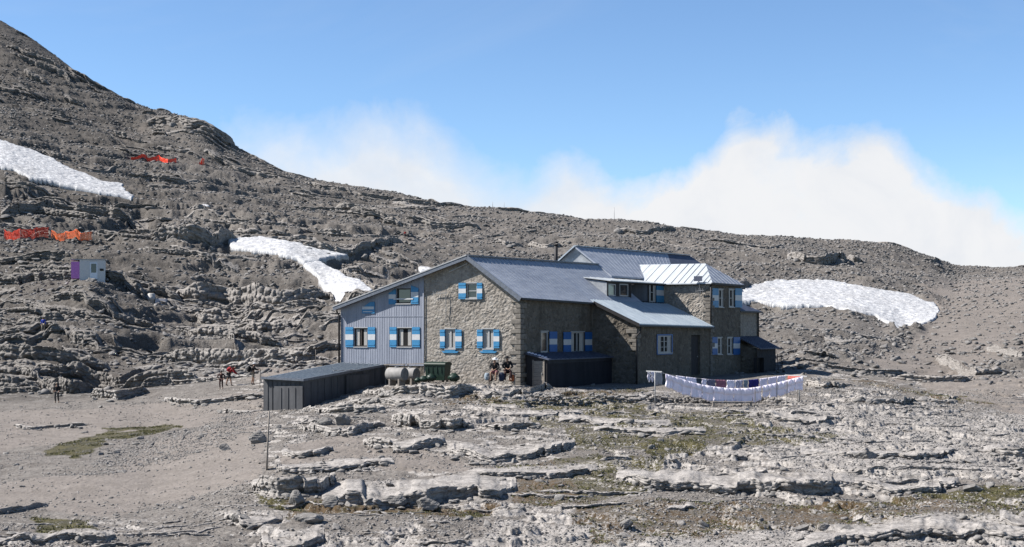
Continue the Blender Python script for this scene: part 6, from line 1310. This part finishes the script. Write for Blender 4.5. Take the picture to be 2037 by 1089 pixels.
P = at(319, 607, 130); s_ = P.y / F; bm = NB(); w_ = 12 * s_; bm_prism(bm, [(-w_ * .82, 0, 12 * s_), (w_ * .9, 0, 12 * s_), (w_ * .9, 1.1, 12 * s_), (-w_ * .82, 1.1, 12 * s_)], [(-w_, -.1, -.2), (w_, -.1, -.2), (w_, 1.2, -.2), (-w_, 1.2, -.2)]); tag(fin(bm, 'storage_box', [plain('pale_box', (.62, .60, .62), .6)], None, P, .05), 'pale storage box beside the upright drum', 'box')
P = at(130, 541, 150); s_ = P.y / F; bm = NB(); bmesh.ops.create_icosphere(bm, subdivisions=3, radius=5 * s_)
for v in bm.verts: p = v.co; v.co = Vector((p.x * 1.1, p.y, p.z * .8 + .35 * max(0, p.x) + .3)) * (1 + .12 * math.sin(9 * p.x + 5 * p.z))
tag(fin(bm, 'white_sack', [MT['sheet']], None, P), 'white sack lying left of the purple cabin end', 'sack')
def net(pts, label, mat, ymin, sd, posts=True):
    """plastic safety net hung between stakes, as crossing strands with slack"""
    rr = random.Random(sd); W_ = [(at(a, b, ymin), (b - t) ) for a, b, t in pts]; nt_ = thing('safety_net', label, 'safety net', W_[0][0], 0, 'safety nets on the slope'); o0 = W_[0][0]
    bm = NB(); cols = []
    for (A_, ha), (B_, hb) in zip(W_, W_[1:]):
        L = (B_ - A_).length; n = max(3, int(L / .22))
        for k in range(n):
            t = k / n; p = A_.lerp(B_, t); h = (ha + (hb - ha) * t) / F * p.y; p.z = zterr(p.x, p.y) + .02
            sag = 1.12 - .10 * math.sin(math.pi * t) * rr.uniform(.8, 1.2); cols.append([(p - o0) + Vector((.03 * math.sin(j), .10 * math.sin(k * .5 + j * .4), h * sag * j / 7)) for j in range(8)])
    for a, b in zip(cols, cols[1:]):
        for j in range(8):
            if j < 7: bm_bar(bm, a[j], a[j + 1], .09, .02)
            bm_bar(bm, a[j], b[j], .03, .13 if j in (0, 7) else .09)
    fin(bm, 'netting', [mat], nt_)
    for A_, h in W_:
        bm = NB(); q = A_ - o0; hh = h / F * A_.y; bm_tube(bm, [(q.x, q.y, q.z - .2), (q.x, q.y, q.z + hh * 1.08)], .035, 6); fin(bm, 'stake', [MT['pole']], nt_)
net([(8, 476, 461), (40, 476, 460), (70, 475, 458), (100, 477, 459)], 'bright red orange safety net at the left edge below the long snow tongue', MT['netr'], 170, 1)
net([(101, 477, 464), (130, 480, 466), (160, 483, 470), (186, 485, 468)], 'paler orange safety net joining the red one on its right', MT['net'], 170, 2)
net([(260, 319, 315), (290, 321, 315), (316, 323, 314), (334, 325, 319), (352, 325, 317)], 'small sagging red safety net high on the slope', MT['netr'], 240, 3)
net([(396, 329, 325), (402, 329, 318), (409, 329, 320)], 'short scrap of red net right of the high sagging one', MT['netr'], 240, 4)
# junk at the far end of the hut
P = XY(1551, 122); P.z = zpy(122, 745); t = thing('hand_cart', 'dark upright hand cart leaning at the far right end of the hut', 'cart', P); bm = NB(); bm_bar(bm, (-.1, 0, .1), (-.2, .1, 1.75), .06, .06); bm_bar(bm, (.3, 0, .1), (.15, .1, 1.7), .06, .06)
for k in range(4): bm_bar(bm, (-.12 - .02 * k, .03 * k, .35 + k * .4), (.28 - .03 * k, .03 * k, .35 + k * .4), .05, .05)
fin(bm, 'frame', [MT['trim']], t)
for x in (-.18, .38): bm = NB(); bm_tube(bm, [(x - .03, 0, .18), (x + .03, 0, .18)], .2, 16); fin(bm, 'wheel', [MT['trim']], t)
